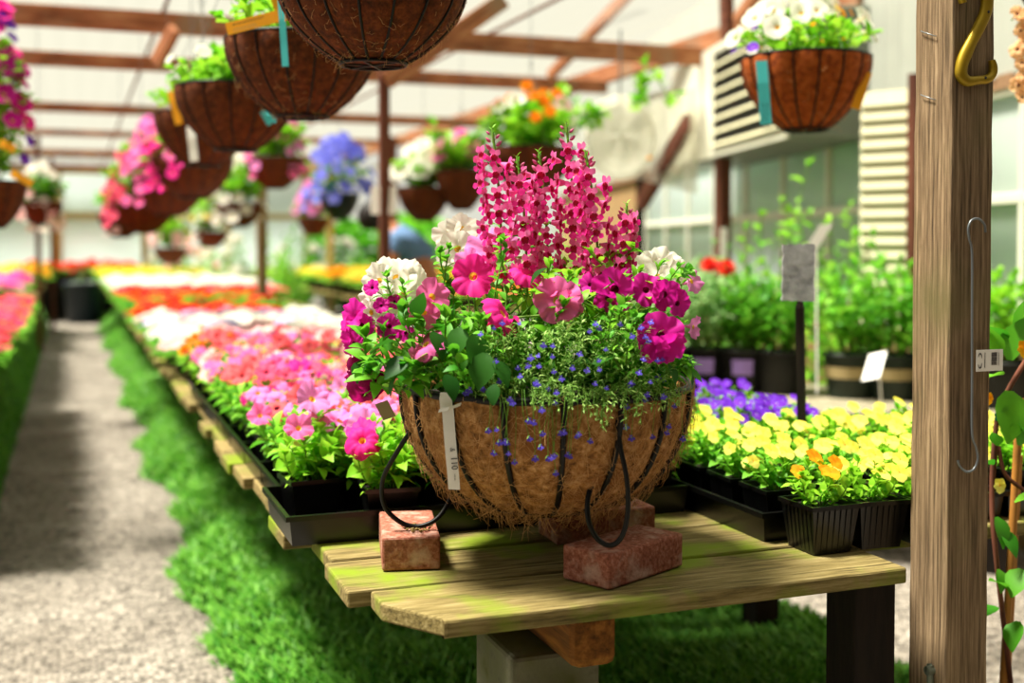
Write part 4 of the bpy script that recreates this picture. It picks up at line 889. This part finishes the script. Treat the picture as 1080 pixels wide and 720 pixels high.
hangbasket('third hanging basket in the left row, leafy with no flowers', 249, 95, 124, 3.75, [('five', 'white', 8, .02, None, 0)], 14, 62, 0, ll=.055, tags=[(279, 116, 287, 130, 11, 3.6, M_teal)], ns=32)
hangbasket('fourth basket of the left row with orange and white hanging tags', 214, 122, 98, 4.6, [('viola', 'white', 6, .02, None, 0)], 14, 52, 0, ll=.055, tags=[(180, 96, 189, 131, 8, 4.35, M_gold), (201, 133, 205, 170, 9, 4.35, M_paper)], ns=30)
hangbasket('fifth basket of the left row with bright pink petunias', 203, 168, 82, 5.6, [('petunia', 'hot', 30, .036, PI, .2), ('petunia', 'pink', 22, .036, None, .1)], 14, 40, 0, ns=26, ll=.06)
hangbasket('sixth basket of the left row under a mass of pink flowers', 178, 190, 76, 6.6, [('petunia', 'pink', 49, .036, PI, .3), ('petunia', 'lilac', 22, .036, PI, .1)], 12, 36, 0, ns=26, ll=.07, hgt=.3)
hangbasket('seventh basket of the left row with pale pink flowers trailing', 150, 215, 66, 8.0, [('petunia', 'rose', 41, .036, PI, .3), ('petunia', 'blush', 19, .036, None, .1)], 12, 30, 0, ns=26, ll=.08, hgt=.35)
hangbasket('eighth and last visible basket of the left row, low over the path', 128, 226, 46, 10.0, [('petunia', 'blush', 41, .036, None, .3)], 10, 24, 0, ns=22, ll=.08, hgt=.25)
hangbasket('basket cut off by the left edge with magenta flowers and orange strips', -8, 193, 66, 4.9, [('petunia', 'magenta', 34, .045, None, .0), ('petunia', 'hot', 22, .045, None, .0), ('viola', 'violet', 10, .035, 0, .1)], 12, 46, 0, ns=30, ll=.07, hgt=.62, tags=[(0, 150, 16, 158, 9, 4.6, M_gold), (12, 182, 34, 194, 8, 4.6, M_gold)])
hangbasket('small far basket of trailing white flowers at the left edge', 42, 214, 44, 8.2, [('five', 'white', 40, .04, None, .35), ('five', 'blush', 10, .04, None, .3)], 10, 22, 0, ns=22, ll=.07, hgt=.2, lcol='green')
hbr = hangbasket('right-hand hanging basket of white and yellow flowers with teal tag', 850, 64, 132, 3.4, [('petunia', 'white', 24, .042, None, 0), ('viola', 'orange', 12, .018, 0, 0), ('viola', 'violet', 3, .02, PI, .08), ('viola', 'yellow', 8, .018, 0, 0)], 16, 72, 150, ll=.045, ns=34, hgt=.13, coir=streak('coir_orange', ['#5a2208', '#9c4a14', '#b8622a'], (1, 1, 1), 60, bump=.8), lcol='lime',
           tags=[(803, 64, 808, 131, 12, 3.2, M_teal), (915, 76, 902, 115, 10, 3.3, M_gold)])
print_marks(hbr, P(807, 119, 3.192)-hbr.location, -UP, RT, .05, 2, .010)
hangbasket('middle basket of yellow and white flowers behind the tall pink spikes', 560, 158, 92, 6.1, [('pom', 'orange', 14, .04, None, 0), ('petunia', 'blush', 8, .04, 0, 0), ('petunia', 'white', 10, .05, None, 0)], 12, 42, 0, ll=.09, ns=34, hgt=.26)
hangbasket('ribbed brown basket of pink flowers just left of the tall spikes', 487, 181, 54, 8.4, [('five', 'pink', 30, .05, None, 0), ('petunia', 'white', 14, .07, PI/2, 0)], 12, 40, 0, ll=.08, ns=26, hgt=.2)
hangbasket('ribbed brown basket of large white flowers beside the slim post', 447, 199, 54, 8.5, [('petunia', 'white', 30, .085, None, .05)], 12, 34, 0, ll=.1, ns=24, hgt=.24)
hangbasket('basket of violet blue lobelia left of the slim post', 358, 205, 40, 8.9, [('five', 'skyblue', 98, .05, None, .25)], 10, 26, 0, ll=.06, ns=20, hgt=.34, lcol='green', coir=M_green_pl, spread=1.6)
hangbasket('small orange brown basket with lilac flowers behind the tan post', 331, 230, 32, 13, [('petunia', 'lilac', 22, .07, None, .1), ('petunia', 'blush', 8, .07, None, .1)], 10, 18, 0, ll=.1, ns=18, hgt=.3)
hangbasket('far basket of pink petunias right of the left row', 290, 168, 60, 7.4, [('petunia', 'pink', 49, .036, None, .25), ('petunia', 'lilac', 22, .036, None, .2)], 10, 30, 0, ll=.08, ns=22, hgt=.25)
hangbasket('far basket of trailing white flowers beside the tan post', 252, 215, 48, 9.6, [('petunia', 'white', 32, .055, None, .35)], 10, 24, 0, ll=.09, ns=22, hgt=.32)
hangbasket('far basket of pale pink and yellow flowers over the path end', 180, 262, 34, 13, [('petunia', 'blush', 30, .07, None, .3), ('pom', 'yellow', 8, .06, None, 0)], 10, 16, 0, ll=.1, ns=20, hgt=.4)
hangbasket('far basket of white flowers and yellow tag behind the pink row', 222, 245, 34, 12, [('petunia', 'white', 22, .06, None, .3), ('pom', 'yellow', 12, .06, None, .1)], 10, 16, 0, ll=.1, ns=20, hgt=.35)
# trailing vine by the beams
m = MB()
for i in range(16):
    q = rnd(0, 1); spray(m, P(560+q*150, 150-60*q+rnd(-8, 14), 6.6), P(552+q*150+rnd(-20, 26), 142-62*q+rnd(-26, 20), 6.5), 7, .075, T=LF_R, r=.003)
tag(ob('climbing_vine', m, [LEAF['lime'], M_stem]), 'lime green vine climbing diagonally towards the eave beam', 'vine')
m = MB()
for i in range(14): spray(m, P(487+rnd(-8, 12), 180, 8.3), P(484+rnd(-34, 40), 137+rnd(-10, 12), 8.2), 6, .09, T=LF_R, r=.003)
tag(ob('hanging_plant', m, [LEAF['lime'], M_stem]), 'broad lime leaves above the ribbed pink-flowered basket', 'plant')

# ================================================================== POST WITH NUMBER, HOOK
PX0, PX1, PYF = 1.402, 1.490, 1.63
m = MB()
nz = 40; w_ = PX1-PX0; V = []
for k in range(nz+1):
    z = 2.75*k/nz; j = lambda: rnd(-.0012, .0012)
    V += [(j(), j(), z), (w_+j(), j(), z), (w_+j(), .096, z), (j(), .096, z)]
m.add(V, [(k*4+q, k*4+(q+1) % 4, (k+1)*4+(q+1) % 4, (k+1)*4+q) for k in range(nz) for q in range(4)])
pst = ob('timber_post', m, M_postw, smooth=False, bevel=.003); pst.location = (PX0, PYF, 0); tag(pst, 'rough weathered square post in the right foreground bearing the brass numeral', 'post')
m = MB()
for (x, y, dx_) in ((973, 33, 15), (973, 100, 14)):
    a = PX(x, y, PX0); b = PX(x+dx_, y+5, PX0); m.tube([a-Vector((.0008, 0, 0))-pst.location, a-Vector((.004, 0, 0))-pst.location, b-Vector((.004, 0, 0))-pst.location, b-Vector((.0008, 0, 0))-pst.location], .0009, 0, 5)
ob('staple', m, M_steel, pst)
# numeral 2 in brass: swept stroke with shaped width
def PF(x, y, off=0): return PY(x, y, PYF)+Vector((0, -off, 0))
num = thing('house_number', 'brass numeral 2 fixed near the top of the foreground post', 'number sign', PF(1027, 90))
cl = [(1013, 4, 5), (1011, -6, 6), (1015, -16, 7), (1025, -21, 8), (1036, -14, 10), (1039, 0, 11), (1037, 14, 11), (1030, 30, 11), (1022, 45, 11), (1016, 58, 12), (1012, 70, 11), (1012, 80, 11), (1018, 86, 11), (1028, 85, 9), (1038, 84, 9), (1044, 79, 7), (1045, 71, 6), (1043, 64, 4)]
sp = smooth_path([Vector((x, y, wv)) for x, y, wv in cl], 5); V = []; n = len(sp)
for i, q in enumerate(sp):
    d = sp[min(i+1, n-1)]-sp[max(i-1, 0)]; d.z = 0; d.normalize(); nx_, ny_ = -d.y, d.x; w2 = q.z/2
    for s_, off in ((1, .002), (1, .008), (.55, .0125), (-.55, .0125), (-1, .008), (-1, .002)):
        V.append(tuple(PF(q.x+nx_*w2*s_, q.y+ny_*w2*s_, off)-num.location))
m = MB(); m.add(V, [(i*6+j, i*6+(j+1) % 6, (i+1)*6+(j+1) % 6, (i+1)*6+j) for i in range(n-1) for j in range(6)]); m.add([V[k] for k in range(6)]+[V[-6+k] for k in range(6)], [(0, 1, 2, 3), (0, 3, 4, 5), (6, 9, 8, 7), (6, 11, 10, 9)])
ob('numeral', m, M_brass, num)
for x, y in ((1037, 14), (1034, 83)):
    m = MB(); m.lathe([(.0001, .0015), (.0022, .001), (.0025, 0)], 10, 0, M=Matrix.Translation(PF(x, y, .0125)-num.location) @ Matrix.Rotation(PI/2, 4, 'X')); ob('screw', m, M_ink, num)
# S hook with paper tag
hk = thing('wire_hook', 'long grey wire hook with paper tag hanging on the foreground post', 'hook', PF(1020, 365, .012))
pts = [(1034, 245), (1033, 237), (1027, 231), (1020, 232), (1016, 240), (1017, 252), (1020, 268), (1020, 330), (1020, 400), (1020, 455), (1024, 470), (1026, 482), (1022, 493), (1014, 496), (1007, 490), (1005, 484)]
m = MB(); m.tube(smooth_path([PF(x, y, .012)-hk.location for x, y in pts], 6), .0021, 0, 8); ob('wire', m, M_steel, hk)
c = PF(1037, 379, .015)-hk.location; m = MB(); m.box((-.0285, -.0004, -.0185), (.0285, .0004, .0185), 0, Matrix.Translation(c)); tg = ob('paper_tag', m, M_paper, hk, False, label='white card tag with barcode')
m = MB(); k = c+Vector((.0095, -.0007, .002)); random.seed(3)
z = -.010
while z < .011:
    wv = rnd(.0004, .0012); m.box((-.006, -.0002, z), (.006, 0, z+wv), 0, Matrix.Translation(k)); z += wv+rnd(.0005, .001)
ob('barcode', m, M_ink, tg, False)
for sg_ in (1, -1):
    m = MB(); k = c+Vector((-.021, -.0008, 0)); m.tube([(k.x+.0042*math.cos(a_), k.y, k.z+sg_*.0125*math.sin(a_)) for a_ in [PI*(.1+.75*i/12) for i in range(13)]], [.0002+.0009*math.sin(PI*i/12) for i in range(13)], 0, 5); ob('logo_arc', m, M_ink, tg, False)
print_marks(tg, c+Vector((-.0105, -.0008, .001)), Vector((0, 0, 1)), Vector((-1, 0, 0)), .026, 1, .003)
print_marks(tg, c+Vector((.019, -.0008, .002)), Vector((0, 0, 1)), Vector((-1, 0, 0)), .022, 1, .0025)
m = MB(); m.tube([PX(984, 706, PX0)-Vector((.014, 0, 0)), PX(984, 706, PX0)-Vector((.001, 0, 0))], .008, 0, 10); m.tube([PX(984, 700, PX0)-Vector((.006, 0, 0)), PX(984, 740, PX0)-Vector((.006, 0, 0))], .006, 0, 8)
tag(ob('pipe_stub', m, M_grey), 'short grey pipe fitting at the foot of the post left face', 'pipe')

# ================================================================== SIGNS
sg = thing('plant_sign', 'blank grey slate sign on a dark stake among the yellow violas', 'sign', P(846, 470, 2.66))
m = MB(); c = P(842, 287.5, 2.63)-sg.location; n_ = 10; V = []
outl = []
for i in range(40):
    t_ = i/40*4; s_ = int(t_); f_ = t_-s_; q = [(-1+2*f_, -1), (1, -1+2*f_), (1-2*f_, 1), (-1, 1-2*f_)][s_]; outl.append((q[0]*.0355+rnd(-.0015, .0015), q[1]*.063+rnd(-.0015, .0015)))
for off in (-.003, .003):
    for (u, v) in outl: V.append(tuple(c+RT*u+UP*v+RT*v*.02+FW*off))
m.add(V, [(i, (i+1) % 40, 40+(i+1) % 40, 40+i) for i in range(40)]); m.f.append(np.array([list(range(40))])+0); m.m.append(np.array([0])); m.f.append(np.array([list(range(79, 39, -1))])); m.m.append(np.array([0]))
ob('slate_board', m, M_slate, sg, False)
m = MB(); m.tube([P(844, 314, 2.645)-sg.location, P(843.5, 325, 2.645)-sg.location, P(846, 470, 2.66)-sg.location], [.006, .0125, .0115], 0, 4); ob('stake', m, M_darkwood, sg, False)
wt = thing('plant_tag', 'white tilted plant tag sticking up behind the slate sign', 'tag', P(862, 300, 4.6))
m = MB(); ribbon(m, [P(856, 262, 4.6)-wt.location, P(872, 236, 4.6)-wt.location], RT-UP*-.15, .055); ob('card', m, M_paper, wt, False)
m = MB(); m.tube([P(861, 262, 4.61)-wt.location, P(862, 415, 4.61)-wt.location], .004); ob('stake', m, M_paper, wt)
# white cards on the slim post
for x0, x1, lb in ((391, 402, 'white card hanging left of the slim brown post'), (408, 418, 'narrow white card hanging right of the slim brown post')):
    m = MB(); a = P(x0, 196, 6.026); b = P(x1, 226, 6.026); m.add([tuple(P(x0, 196, 6.026)), tuple(P(x1, 196, 6.026)), tuple(P(x1, 226, 6.026)), tuple(P(x0, 226, 6.026))], [(3, 2, 1, 0)])
    o = ob('hanging_card', m, M_paper, smooth=False); so = o.modifiers.new('s', 'SOLIDIFY'); so.thickness = .003; tag(o, lb, 'card')
m = MB(); m.add([tuple(P(760, 240, 6.9)), tuple(P(767, 240, 6.9)), tuple(P(766, 284, 6.9)), tuple(P(759, 284, 6.9))], [(3, 2, 1, 0)]); o = ob('hanging_card', m, M_paper, smooth=False); o.modifiers.new('s', 'SOLIDIFY').thickness = .004; tag(o, 'narrow white strip card on the post below the cooler', 'card')

# ================================================================== COOLER, PLASTIC BAG
# box: long face parallel to the wall direction, end face towards the camera
A0 = P(831, 258, 6.3); A0.z = 0
zt, zb_ = 2.52, CAMH+(258-146)/1250*6.3
cl_ = thing('evaporative_cooler', 'white louvred evaporative cooler fixed high above the windows', 'cooler', (A0.x, A0.y, zb_))
sB = 2.45; wB = .50
ex = Vector((math.cos(math.radians(-16)), math.sin(math.radians(-16)), 0)); ew_ = Vector((math.sin(WA), math.cos(WA), 0))
CM = Matrix(((ew_.x, ex.x, 0, 0), (ew_.y, ex.y, 0, 0), (0, 0, 1, 0), (0, 0, 0, 1))); Hc = zt-zb_
m = MB(); m.box((0, 0, 0), (sB, wB, Hc), 0, CM); ob('housing', m, M_grey, cl_, False, bevel=.012)
m = MB(); m.box((1.35, -.02, 0), (sB, 0, Hc), 0, CM); m.box((0, -.02, 0), (1.35, 0, .05), 0, CM); m.box((0, -.02, Hc-.05), (1.35, 0, Hc), 0, CM); ob('front_panel', m, M_white, cl_, False)
m = MB(); m.box((.0, -.006, .05), (1.35, -.003, Hc-.05), 0, CM); ob('grille_back', m, M_ink, cl_, False)
nl_ = 7
for i in range(nl_):
    z = .06+i*(Hc-.12)/nl_; m = MB(); V = [(0.02, -.04, z), (1.35, -.04, z), (1.35, -.012, z+.026), (.02, -.012, z+.026), (.02, -.036, z-.004), (1.35, -.036, z-.004), (1.35, -.008, z+.022), (.02, -.008, z+.022)]
    A = np.array(CM); V = np.array(V) @ A[:3, :3].T; m.add(V, [(0, 1, 2, 3), (7, 6, 5, 4), (0, 4, 5, 1), (3, 2, 6, 7), (0, 3, 7, 4), (1, 5, 6, 2)]); ob('louvre', m, M_cream, cl_, False)
# draped plastic sheeting round fan
bg_ = thing('plastic_covered_fan', 'round hanging fan wrapped in milky white plastic film', 'fan', P(654, 190, 6.9))
c = P(654, 145, 6.9)-bg_.location; m = MB(); Rr = .235; V = []; q = (-FW).to_track_quat('Z', 'Y').to_matrix()
ks, kr = 48, 8
for i in range(kr+1):
    for j in range(ks):
        a_ = 2*PI*j/ks; r_ = Rr*i/kr; z = .09*(1-(i/kr)**3)*(1+.05*math.sin(5*a_)); v = Vector((r_*math.cos(a_)*(.9), r_*math.sin(a_)*1.05, z)); V.append(tuple(c+q @ v))
m.add(V, [(i*ks+j, i*ks+(j+1) % ks, (i+1)*ks+(j+1) % ks, (i+1)*ks+j) for i in range(kr) for j in range(ks)]); n0 = len(V)
V2 = []
for i in range(5):
    for j in range(ks):
        a_ = 2*PI*j/ks; r_ = Rr*(1-.03*i+.02*math.sin(9*a_)); v = Vector((r_*math.cos(a_)*.9, r_*math.sin(a_)*1.05, -.05*i)); V2.append(tuple(c+q @ v))
m.add(V2, [(i*ks+j, i*ks+(j+1) % ks, (i+1)*ks+(j+1) % ks, (i+1)*ks+j) for i in range(4) for j in range(ks)]); ob('plastic_cover', m, M_plastic, bg_)
m = MB()
for rr_ in (.06, .12, .18, .22): m.tube([tuple(c+q @ Vector((rr_*.88*math.cos(2*PI*i/32), rr_*math.sin(2*PI*i/32), .02))) for i in range(32)], .003, 0, 5, True)
for i in range(8): a_ = PI*i/8; m.tube([tuple(c+q @ Vector((-.2*math.cos(a_), -.22*math.sin(a_), .02))), tuple(c+q @ Vector((.2*math.cos(a_), .22*math.sin(a_), .02)))], .002, 0, 4)
ob('fan_guard', m, M_grey, bg_)
m = MB(); m.tube([tuple(c+Vector((0, 0, .2))), (c.x, c.y, 2.5-bg_.location.z)], .006, 0, 6); ob('hanging_rod', m, M_steel, bg_)
m = MB(); m.lathe([(.001, .02), (.016, .012), (.018, 0), (.001, -.005)], 10, 0, M=Matrix.Translation(P(685, 168, 6.6)-bg_.location)); ob('orange_knob', m, M_gold, bg_)
m = MB(); V = []
for i in range(13):
    for j in range(7):
        a = P(622+i*9.5, 128-3.0*i+j*(8+i*.9), 9.2-.12*i+.12*math.sin(i*1.3+j*.6)); V.append(tuple(a))
m.add(V, [(i*7+j, i*7+j+1, (i+1)*7+j+1, (i+1)*7+j) for i in range(12) for j in range(6)]); tag(ob('plastic_sheeting', m, M_plastic), 'pale plastic sheeting hung under the eave behind the fan', 'sheeting')

# ================================================================== POTTED SHRUBS, RIGHT
def shrub(label, px, base, d, potw, poth, H, R, lcol, n, ll, potmat=M_black2, labelmat=None, blooms=None, T=LF, z=None):
    zz = SHZ if z is None else z; p = PZ(px, base, zz) if base else P(px, 258, d); p.z = zz
    t = thing('potted_shrub', label, 'potted shrub', p); a = potw/2
    m = MB(); m.lathe([(a*.8, 0), (a*.97, poth*.93), (a*1.05, poth*.93), (a*1.05, poth), (a*.95, poth), (a*.93, poth-.02), (.001, poth-.02)], 28, 0); m.lathe([(.001, .001), (a*.8, 0)], 28, 0); ob('pot', m, potmat, t)
    if labelmat:
        m = MB(); dirv = Vector((-p.x, -p.y, 0)).normalized(); a0 = math.atan2(dirv.y, dirv.x); V = []
        hw = .42 if labelmat is M_lilac else 1.5
        for i in range(13):
            th = a0-hw+2*hw*i/12
            for f_ in ((.42, .78) if labelmat is M_lilac else (.45, .7)): r_ = a*(.8+.17*f_)+.003; V.append((r_*math.cos(th), r_*math.sin(th), poth*f_))
        m.add(V, [(2*i, 2*i+2, 2*i+3, 2*i+1) for i in range(12)]); ob('pot_label', m, labelmat, t)
    m = MB(); tips = bush(m, R, H, n, 12, ll, T, poth-.02, r=.003); ob('foliage', m, [LEAF[lcol], M_stem], t)
    if blooms:
        for i in range(blooms[1]):
            q = random.choice(tips); link('bloom', flmesh(POM, 'pom_lo_'+blooms[0], [PET[blooms[0]], M_throat, M_stem]), t, orient((q.x-.3, q.y-.6, .5), None, .05 if H < .9 else .085, q+Vector((0, 0, .02))))
    return t
for i, (px_, b, H, R, lc, pm_, lm, lab, bl) in enumerate([
    (700, 417, .42, .26, 'grey', M_black2, None, 'grey-leaved shrub in a black pot partly behind the big basket', ('red', 2)),
    (742, 416, .40, .24, 'grey', M_black2, M_lilac, 'grey-green shrub in the left black pot with a lilac label', ('red', 2)),
    (783, 418, .34, .22, 'green', M_black2, M_lilac, 'green shrub in the right black pot with a lilac label', None),
    (822, 420, .36, .22, 'green', M_black2, None, 'leafy shrub in a ribbed black pot just left of the sign stake', None),
    (897, 424, .42, .26, 'mid', M_green_pl, M_tan, 'bright shrub in a dark green pot with a tan band, right of the sign', None),
    (942, 426, .42, .26, 'mid', M_green_pl, M_tan, 'bright shrub in a tan-banded pot nearest the foreground post', None),
    (1003, 431, .4, .26, 'mid', M_black2, None, 'shrub hidden mostly behind the foreground post', None),
    (1062, 436, .36, .15, 'lime', M_black2, None, 'lime shrub seen right of the foreground post', None)]):
    shrub(lab, px_, b-6, None, .235, .19, H, R*.85, lc, 24, .07, pm_, lm, bl)
for i, (px_, d, H, R, lc, lab) in enumerate([(745, 6.2, 1.0, .26, 'grey', 'tall grey shrub behind the lilac-labelled pots'), (797, 5.9, 1.15, .22, 'lime', 'tall lime shrub climbing in front of the window'), (845, 5.75, 1.3, .23, 'lime', 'tallest lime shrub behind the slate sign'), (890, 5.5, 1.2, .24, 'lime', 'tall bright shrub left of the clapboard panel'), (932, 5.35, 1.05, .22, 'mid', 'bushy shrub in front of the clapboard panel'), (695, 6.4, .9, .26, 'grey', 'pale shrub behind the right end of the big basket')]):
    shrub(lab, px_, None, d, .27, .25, H, R, lc, 24, .075, z=.003)
m = MB(); m.tube([P(926, 372, 4.62), Vector((P(930, 424, 4.68).x, P(930, 424, 4.68).y, SHZ+.002))], .003); ribbon(m, [P(926, 372, 4.6), P(918, 400, 4.5)], RT+UP*.2, .07); tag(ob('plant_tag', m, M_paper, smooth=False), 'white and blue care tag hanging among the bright shrubs', 'tag')
# tall greenery in the middle distance
for i, (px_, d, H, R, lc, bl, lab) in enumerate([(292, 13.5, 1.2, .35, 'lime', None, 'upright lime plant right of the tan post'), (318, 17.0, 1.35, .45, 'green', ('white', 8), 'green plant with white blooms in mid distance'), (350, 17.3, 1.4, .42, 'dark', ('white', 6), 'dark leaved plant left of the bending person'), (238, 15, 1.3, .35, 'grey', ('white', 14), 'tall white flowered plant left of the tan post'), (205, 15.5, 1.2, .35, 'green', ('blush', 16), 'tall plant with blush flowers over the second bench'),
        (172, 16.5, 1.0, .3, 'grey', ('white', 10), 'pale flowered plant at the far end above the yellow marigolds'), (468, 12, 1.0, .5, 'mid', None, 'bright bush right of the bending person'), (520, 12.5, 1.2, .5, 'mid', ('white', 6), 'bright bush behind the tall pink spikes'), (585, 12, 1.3, .5, 'lime', None, 'lime bush behind the spikes to the right'), (640, 11, 1.1, .5, 'lime', None, 'lime bush below the wrapped fan'), (378, 15.5, .9, .3, 'lime', None, 'small lime bush just left of the slim post')]):
    shrub(lab, px_, None, d, .3, .28, H-.1, R, lc, 26, .12, z=.003, blooms=bl)
# dark tub at the path end
tb = thing('tub', 'large dark blue-grey tub at the far end of the path', 'tub', Vector((.18, 20.1, 0)))
m = MB(); m.lathe([(.001, 0), (.25, 0), (.30, .60), (.325, .60), (.325, .66), (.30, .66), (.28, .3), (.001, .3)], 36, 0); ob('body', m, M_blue, tb)
m = MB(); bush(m, .3, .4, 14, 8, .12, LF_N, .3, r=.004); ob('foliage', m, [LEAF['grey'], M_stem], tb)
band('geranium', ['red'], -.6, 1.0, 20.7, 21.2, .3, .3, 'geranium on the end wall shelf', 'red plants at the end wall', sc=2.2, zf=.8, z=.6)
m = MB(); m.box((-.9, 20.55, .56), (1.3, 21.3, .6)); m.box((-.85, 20.6, 0), (-.78, 20.67, .56)); m.box((1.2, 20.6, 0), (1.27, 20.67, .56)); m.box((-.85, 21.2, 0), (-.78, 21.27, .56)); m.box((1.2, 21.2, 0), (1.27, 21.27, .56)); tag(ob('display_shelf', m, M_darkwood, smooth=False), 'dark shelf of red flowers against the far end wall', 'shelf')

# ================================================================== PERSON bending among the benches
pd = 8.6
def pp(x, y, d=pd): return P(x, y-7, d)
per = thing('person', 'person in a light blue top bending forward behind the slim post, dark hair', 'person', Vector((pp(440, 300).x, pp(440, 300).y, 0)))
def skinned(name, chain, edges, rad, mat, parent):
    me = bpy.data.meshes.new(name); me.from_pydata([tuple(Vector(c)-per.location) for c in chain], edges, []); o = bpy.data.objects.new(name, me); SC.collection.objects.link(o); o.parent = parent; me.materials.append(mat)
    o.modifiers.new('skin', 'SKIN'); sv = me.skin_vertices[0].data
    for i, r_ in enumerate(rad): sv[i].radius = (r_, r_)
    sv[0].use_root = True; o.modifiers.new('sub', 'SUBSURF').levels = 2; o.modifiers['sub'].render_levels = 2
    for p_ in me.polygons: p_.use_smooth = True
    return o
hipc = pp(450, 300); gz = lambda p, z: Vector((p.x, p.y, z))
ch = [hipc, pp(442, 276), pp(425, 258), pp(412, 249), pp(404, 243), pp(398, 238),   # 0 pelvis 1 waist 2 chest 3 neck 4 chin 5 head
      pp(418, 262, pd-.14), pp(411, 288, pd-.18), pp(402, 306, pd-.2), pp(398, 312, pd-.21),     # 6.. near arm
      pp(430, 262, pd+.16), pp(418, 288, pd+.2), pp(406, 306, pd+.2), pp(402, 312, pd+.2),       # 10.. far arm
      gz(pp(452, 300, pd-.1), .78), gz(pp(446, 300, pd-.11), .46), gz(pp(455, 300, pd-.12), .08), gz(pp(446, 300, pd-.16), .03),
      gz(pp(452, 300, pd+.1), .78), gz(pp(444, 300, pd+.12), .46), gz(pp(453, 300, pd+.12), .08), gz(pp(444, 300, pd+.08), .03)]
ed = [(0, 1), (1, 2), (2, 3), (3, 4), (4, 5), (2, 6), (6, 7), (7, 8), (8, 9), (2, 10), (10, 11), (11, 12), (12, 13), (0, 14), (14, 15), (15, 16), (16, 17), (0, 18), (18, 19), (19, 20), (20, 21)]
rd = [.13, .12, .14, .06, .075, .095, .06, .045, .032, .028, .06, .045, .032, .028, .085, .06, .045, .035, .085, .06, .045, .035]
skinned('body', ch, ed, rd, M_skin, per)
skinned('shirt', [pp(447, 288), pp(441, 275), pp(426, 258), pp(417, 252), pp(418, 262, pd-.15), pp(412, 280, pd-.17), pp(430, 262, pd+.17), pp(420, 280, pd+.2)], [(0, 1), (1, 2), (2, 3), (2, 4), (4, 5), (2, 6), (6, 7)], [.145, .14, .16, .085, .075, .06, .075, .06], M_denim, per)
skinned('trousers', [hipc]+ch[14:17]+ch[18:21], [(0, 1), (1, 2), (2, 3), (0, 4), (4, 5), (5, 6)], [.15, .1, .075, .06, .1, .075, .06], M_shirt, per)
m = MB(); hc = pp(395, 236)-per.location
V = []; 
m.lathe([(.001, .115), (.06, .1), (.1, .05), (.112, 0), (.1, -.06), (.07, -.1)], 20, 0, rmod=lambda a, i: 1+.04*math.sin(a*6+i), M=Matrix.Translation(hc+Vector((-.01, .01, .01)))); ob('hair', m, M_hair, per)

# ================================================================== CLIMBER right of the post
pc = thing('climbing_plant', 'young climber on a bamboo stake in a black pot right of the post', 'climbing plant', PZ(1075, 760, 0))
pc.location = (P(1072, 300, 2.35).x, P(1072, 300, 2.35).y, 0)
lo = lambda x, y, d=2.3: P(x, y, d)-pc.location
m = MB(); m.lathe([(.001, 0), (.12, 0), (.15, .27), (.16, .27), (.16, .29), (.145, .29), (.14, .26), (.001, .26)], 32, 0); ob('pot', m, M_black2, pc)
m = MB(); m.tube([(-.03, 0, .2), lo(1068, 560, 2.34), lo(1076, 420, 2.32)], .008, 0, 6); m.tube([(.0, .02, .2), lo(1075, 480, 2.36)], .007, 0, 6); ob('stake', m, M_stake, pc)
m = MB(); m.tube(smooth_path([(.02, 0, .25), lo(1052, 600), lo(1046, 520), lo(1052, 440), lo(1064, 410), lo(1082, 380)], 6), .005, 0, 6); m.tube(smooth_path([lo(1046, 520), lo(1052, 470), lo(1060, 500), lo(1085, 520)], 5), .004, 0, 6); ob('stem', m, M_brown, pc)
m = MB()
for x, y, a_, b_, s_ in [(1064, 412, -.1, -1, .1), (1050, 375, -.5, .9, .08), (1066, 380, .3, 1, .1), (1058, 395, -.9, -.2, .07), (1050, 545, .2, -1, .06), (1056, 560, .5, -.9, .055), (1052, 600, .1, -1, .045), (1070, 440, .5, -.8, .08), (1075, 350, .2, .9, .09), (1052, 470, -.3, .6, .035), (1056, 455, .5, .6, .04), (1048, 490, -.5, .2, .03), (1060, 620, -.5, .3, .05), (1075, 470, .3, .4, .07), (1078, 600, -.4, -.6, .06), (1070, 530, .6, .3, .05), (1060, 360, -.7, .5, .06), (1074, 655, -.3, -.6, .06), (1052, 640, -.8, -.3, .05)]:
    m.tmpl(LF_R, leafM(lo(x, y, 2.28), RT*a_+UP*b_-FW*.3, s_*1.05), 0)
ob('foliage', m, [LEAF['green'], M_stem], pc)
for x, y, s_, c_ in [(1054, 512, .017, 'yellow'), (1080, 368, .02, 'orange'), (1042, 420, .014, 'orange')]: link('bloom', flmesh(VIOLA, 'viola_'+c_, [PET[c_], M_othroat]), pc, orient(-FW+RT*.3, 0, s_, lo(x, y, 2.25)))
m = MB(); m.tube([lo(1051, 438, 2.27), lo(1055, 434, 2.26), lo(1060, 430, 2.27)], .005, 0, 8); m.tube([lo(1050, 442, 2.27), lo(1056, 440, 2.26)], .004, 0, 8); ob('plant_tie', m, M_twist, pc)
# peach blossoms hanging at the top right
hp_ = hangbasket('basket out of frame at the top right with peach flowers hanging down', 1118, -20, 80, 2.9, [], 12, 40, 0, ns=16)
for x, y, s_ in [(1074, 14, 10), (1077, 32, 9), (1073, 52, 10), (1078, 66, 8), (1074, 90, 10), (1079, 102, 9), (1082, 45, 11), (1083, 80, 11), (1084, 20, 12)]:
    p = P(x, y, 2.8)-hp_.location; link('bloom', petmesh('peach', random.choice((0, 3, 4))), hp_, orient(RT*rnd(-1, .3)-FW+UP*rnd(-.6, .4), None, s_*2.8/FPX, p))
m = MB(); q0 = P(1100, -10, 2.85)-hp_.location; m.tube(smooth_path([q0, P(1082, 10, 2.82)-hp_.location, P(1079, 60, 2.82)-hp_.location, P(1080, 104, 2.82)-hp_.location], 5), .002, 0, 5); ob('trailing_stem', m, M_stem, hp_)
print('OBJECTS', len(bpy.data.objects))
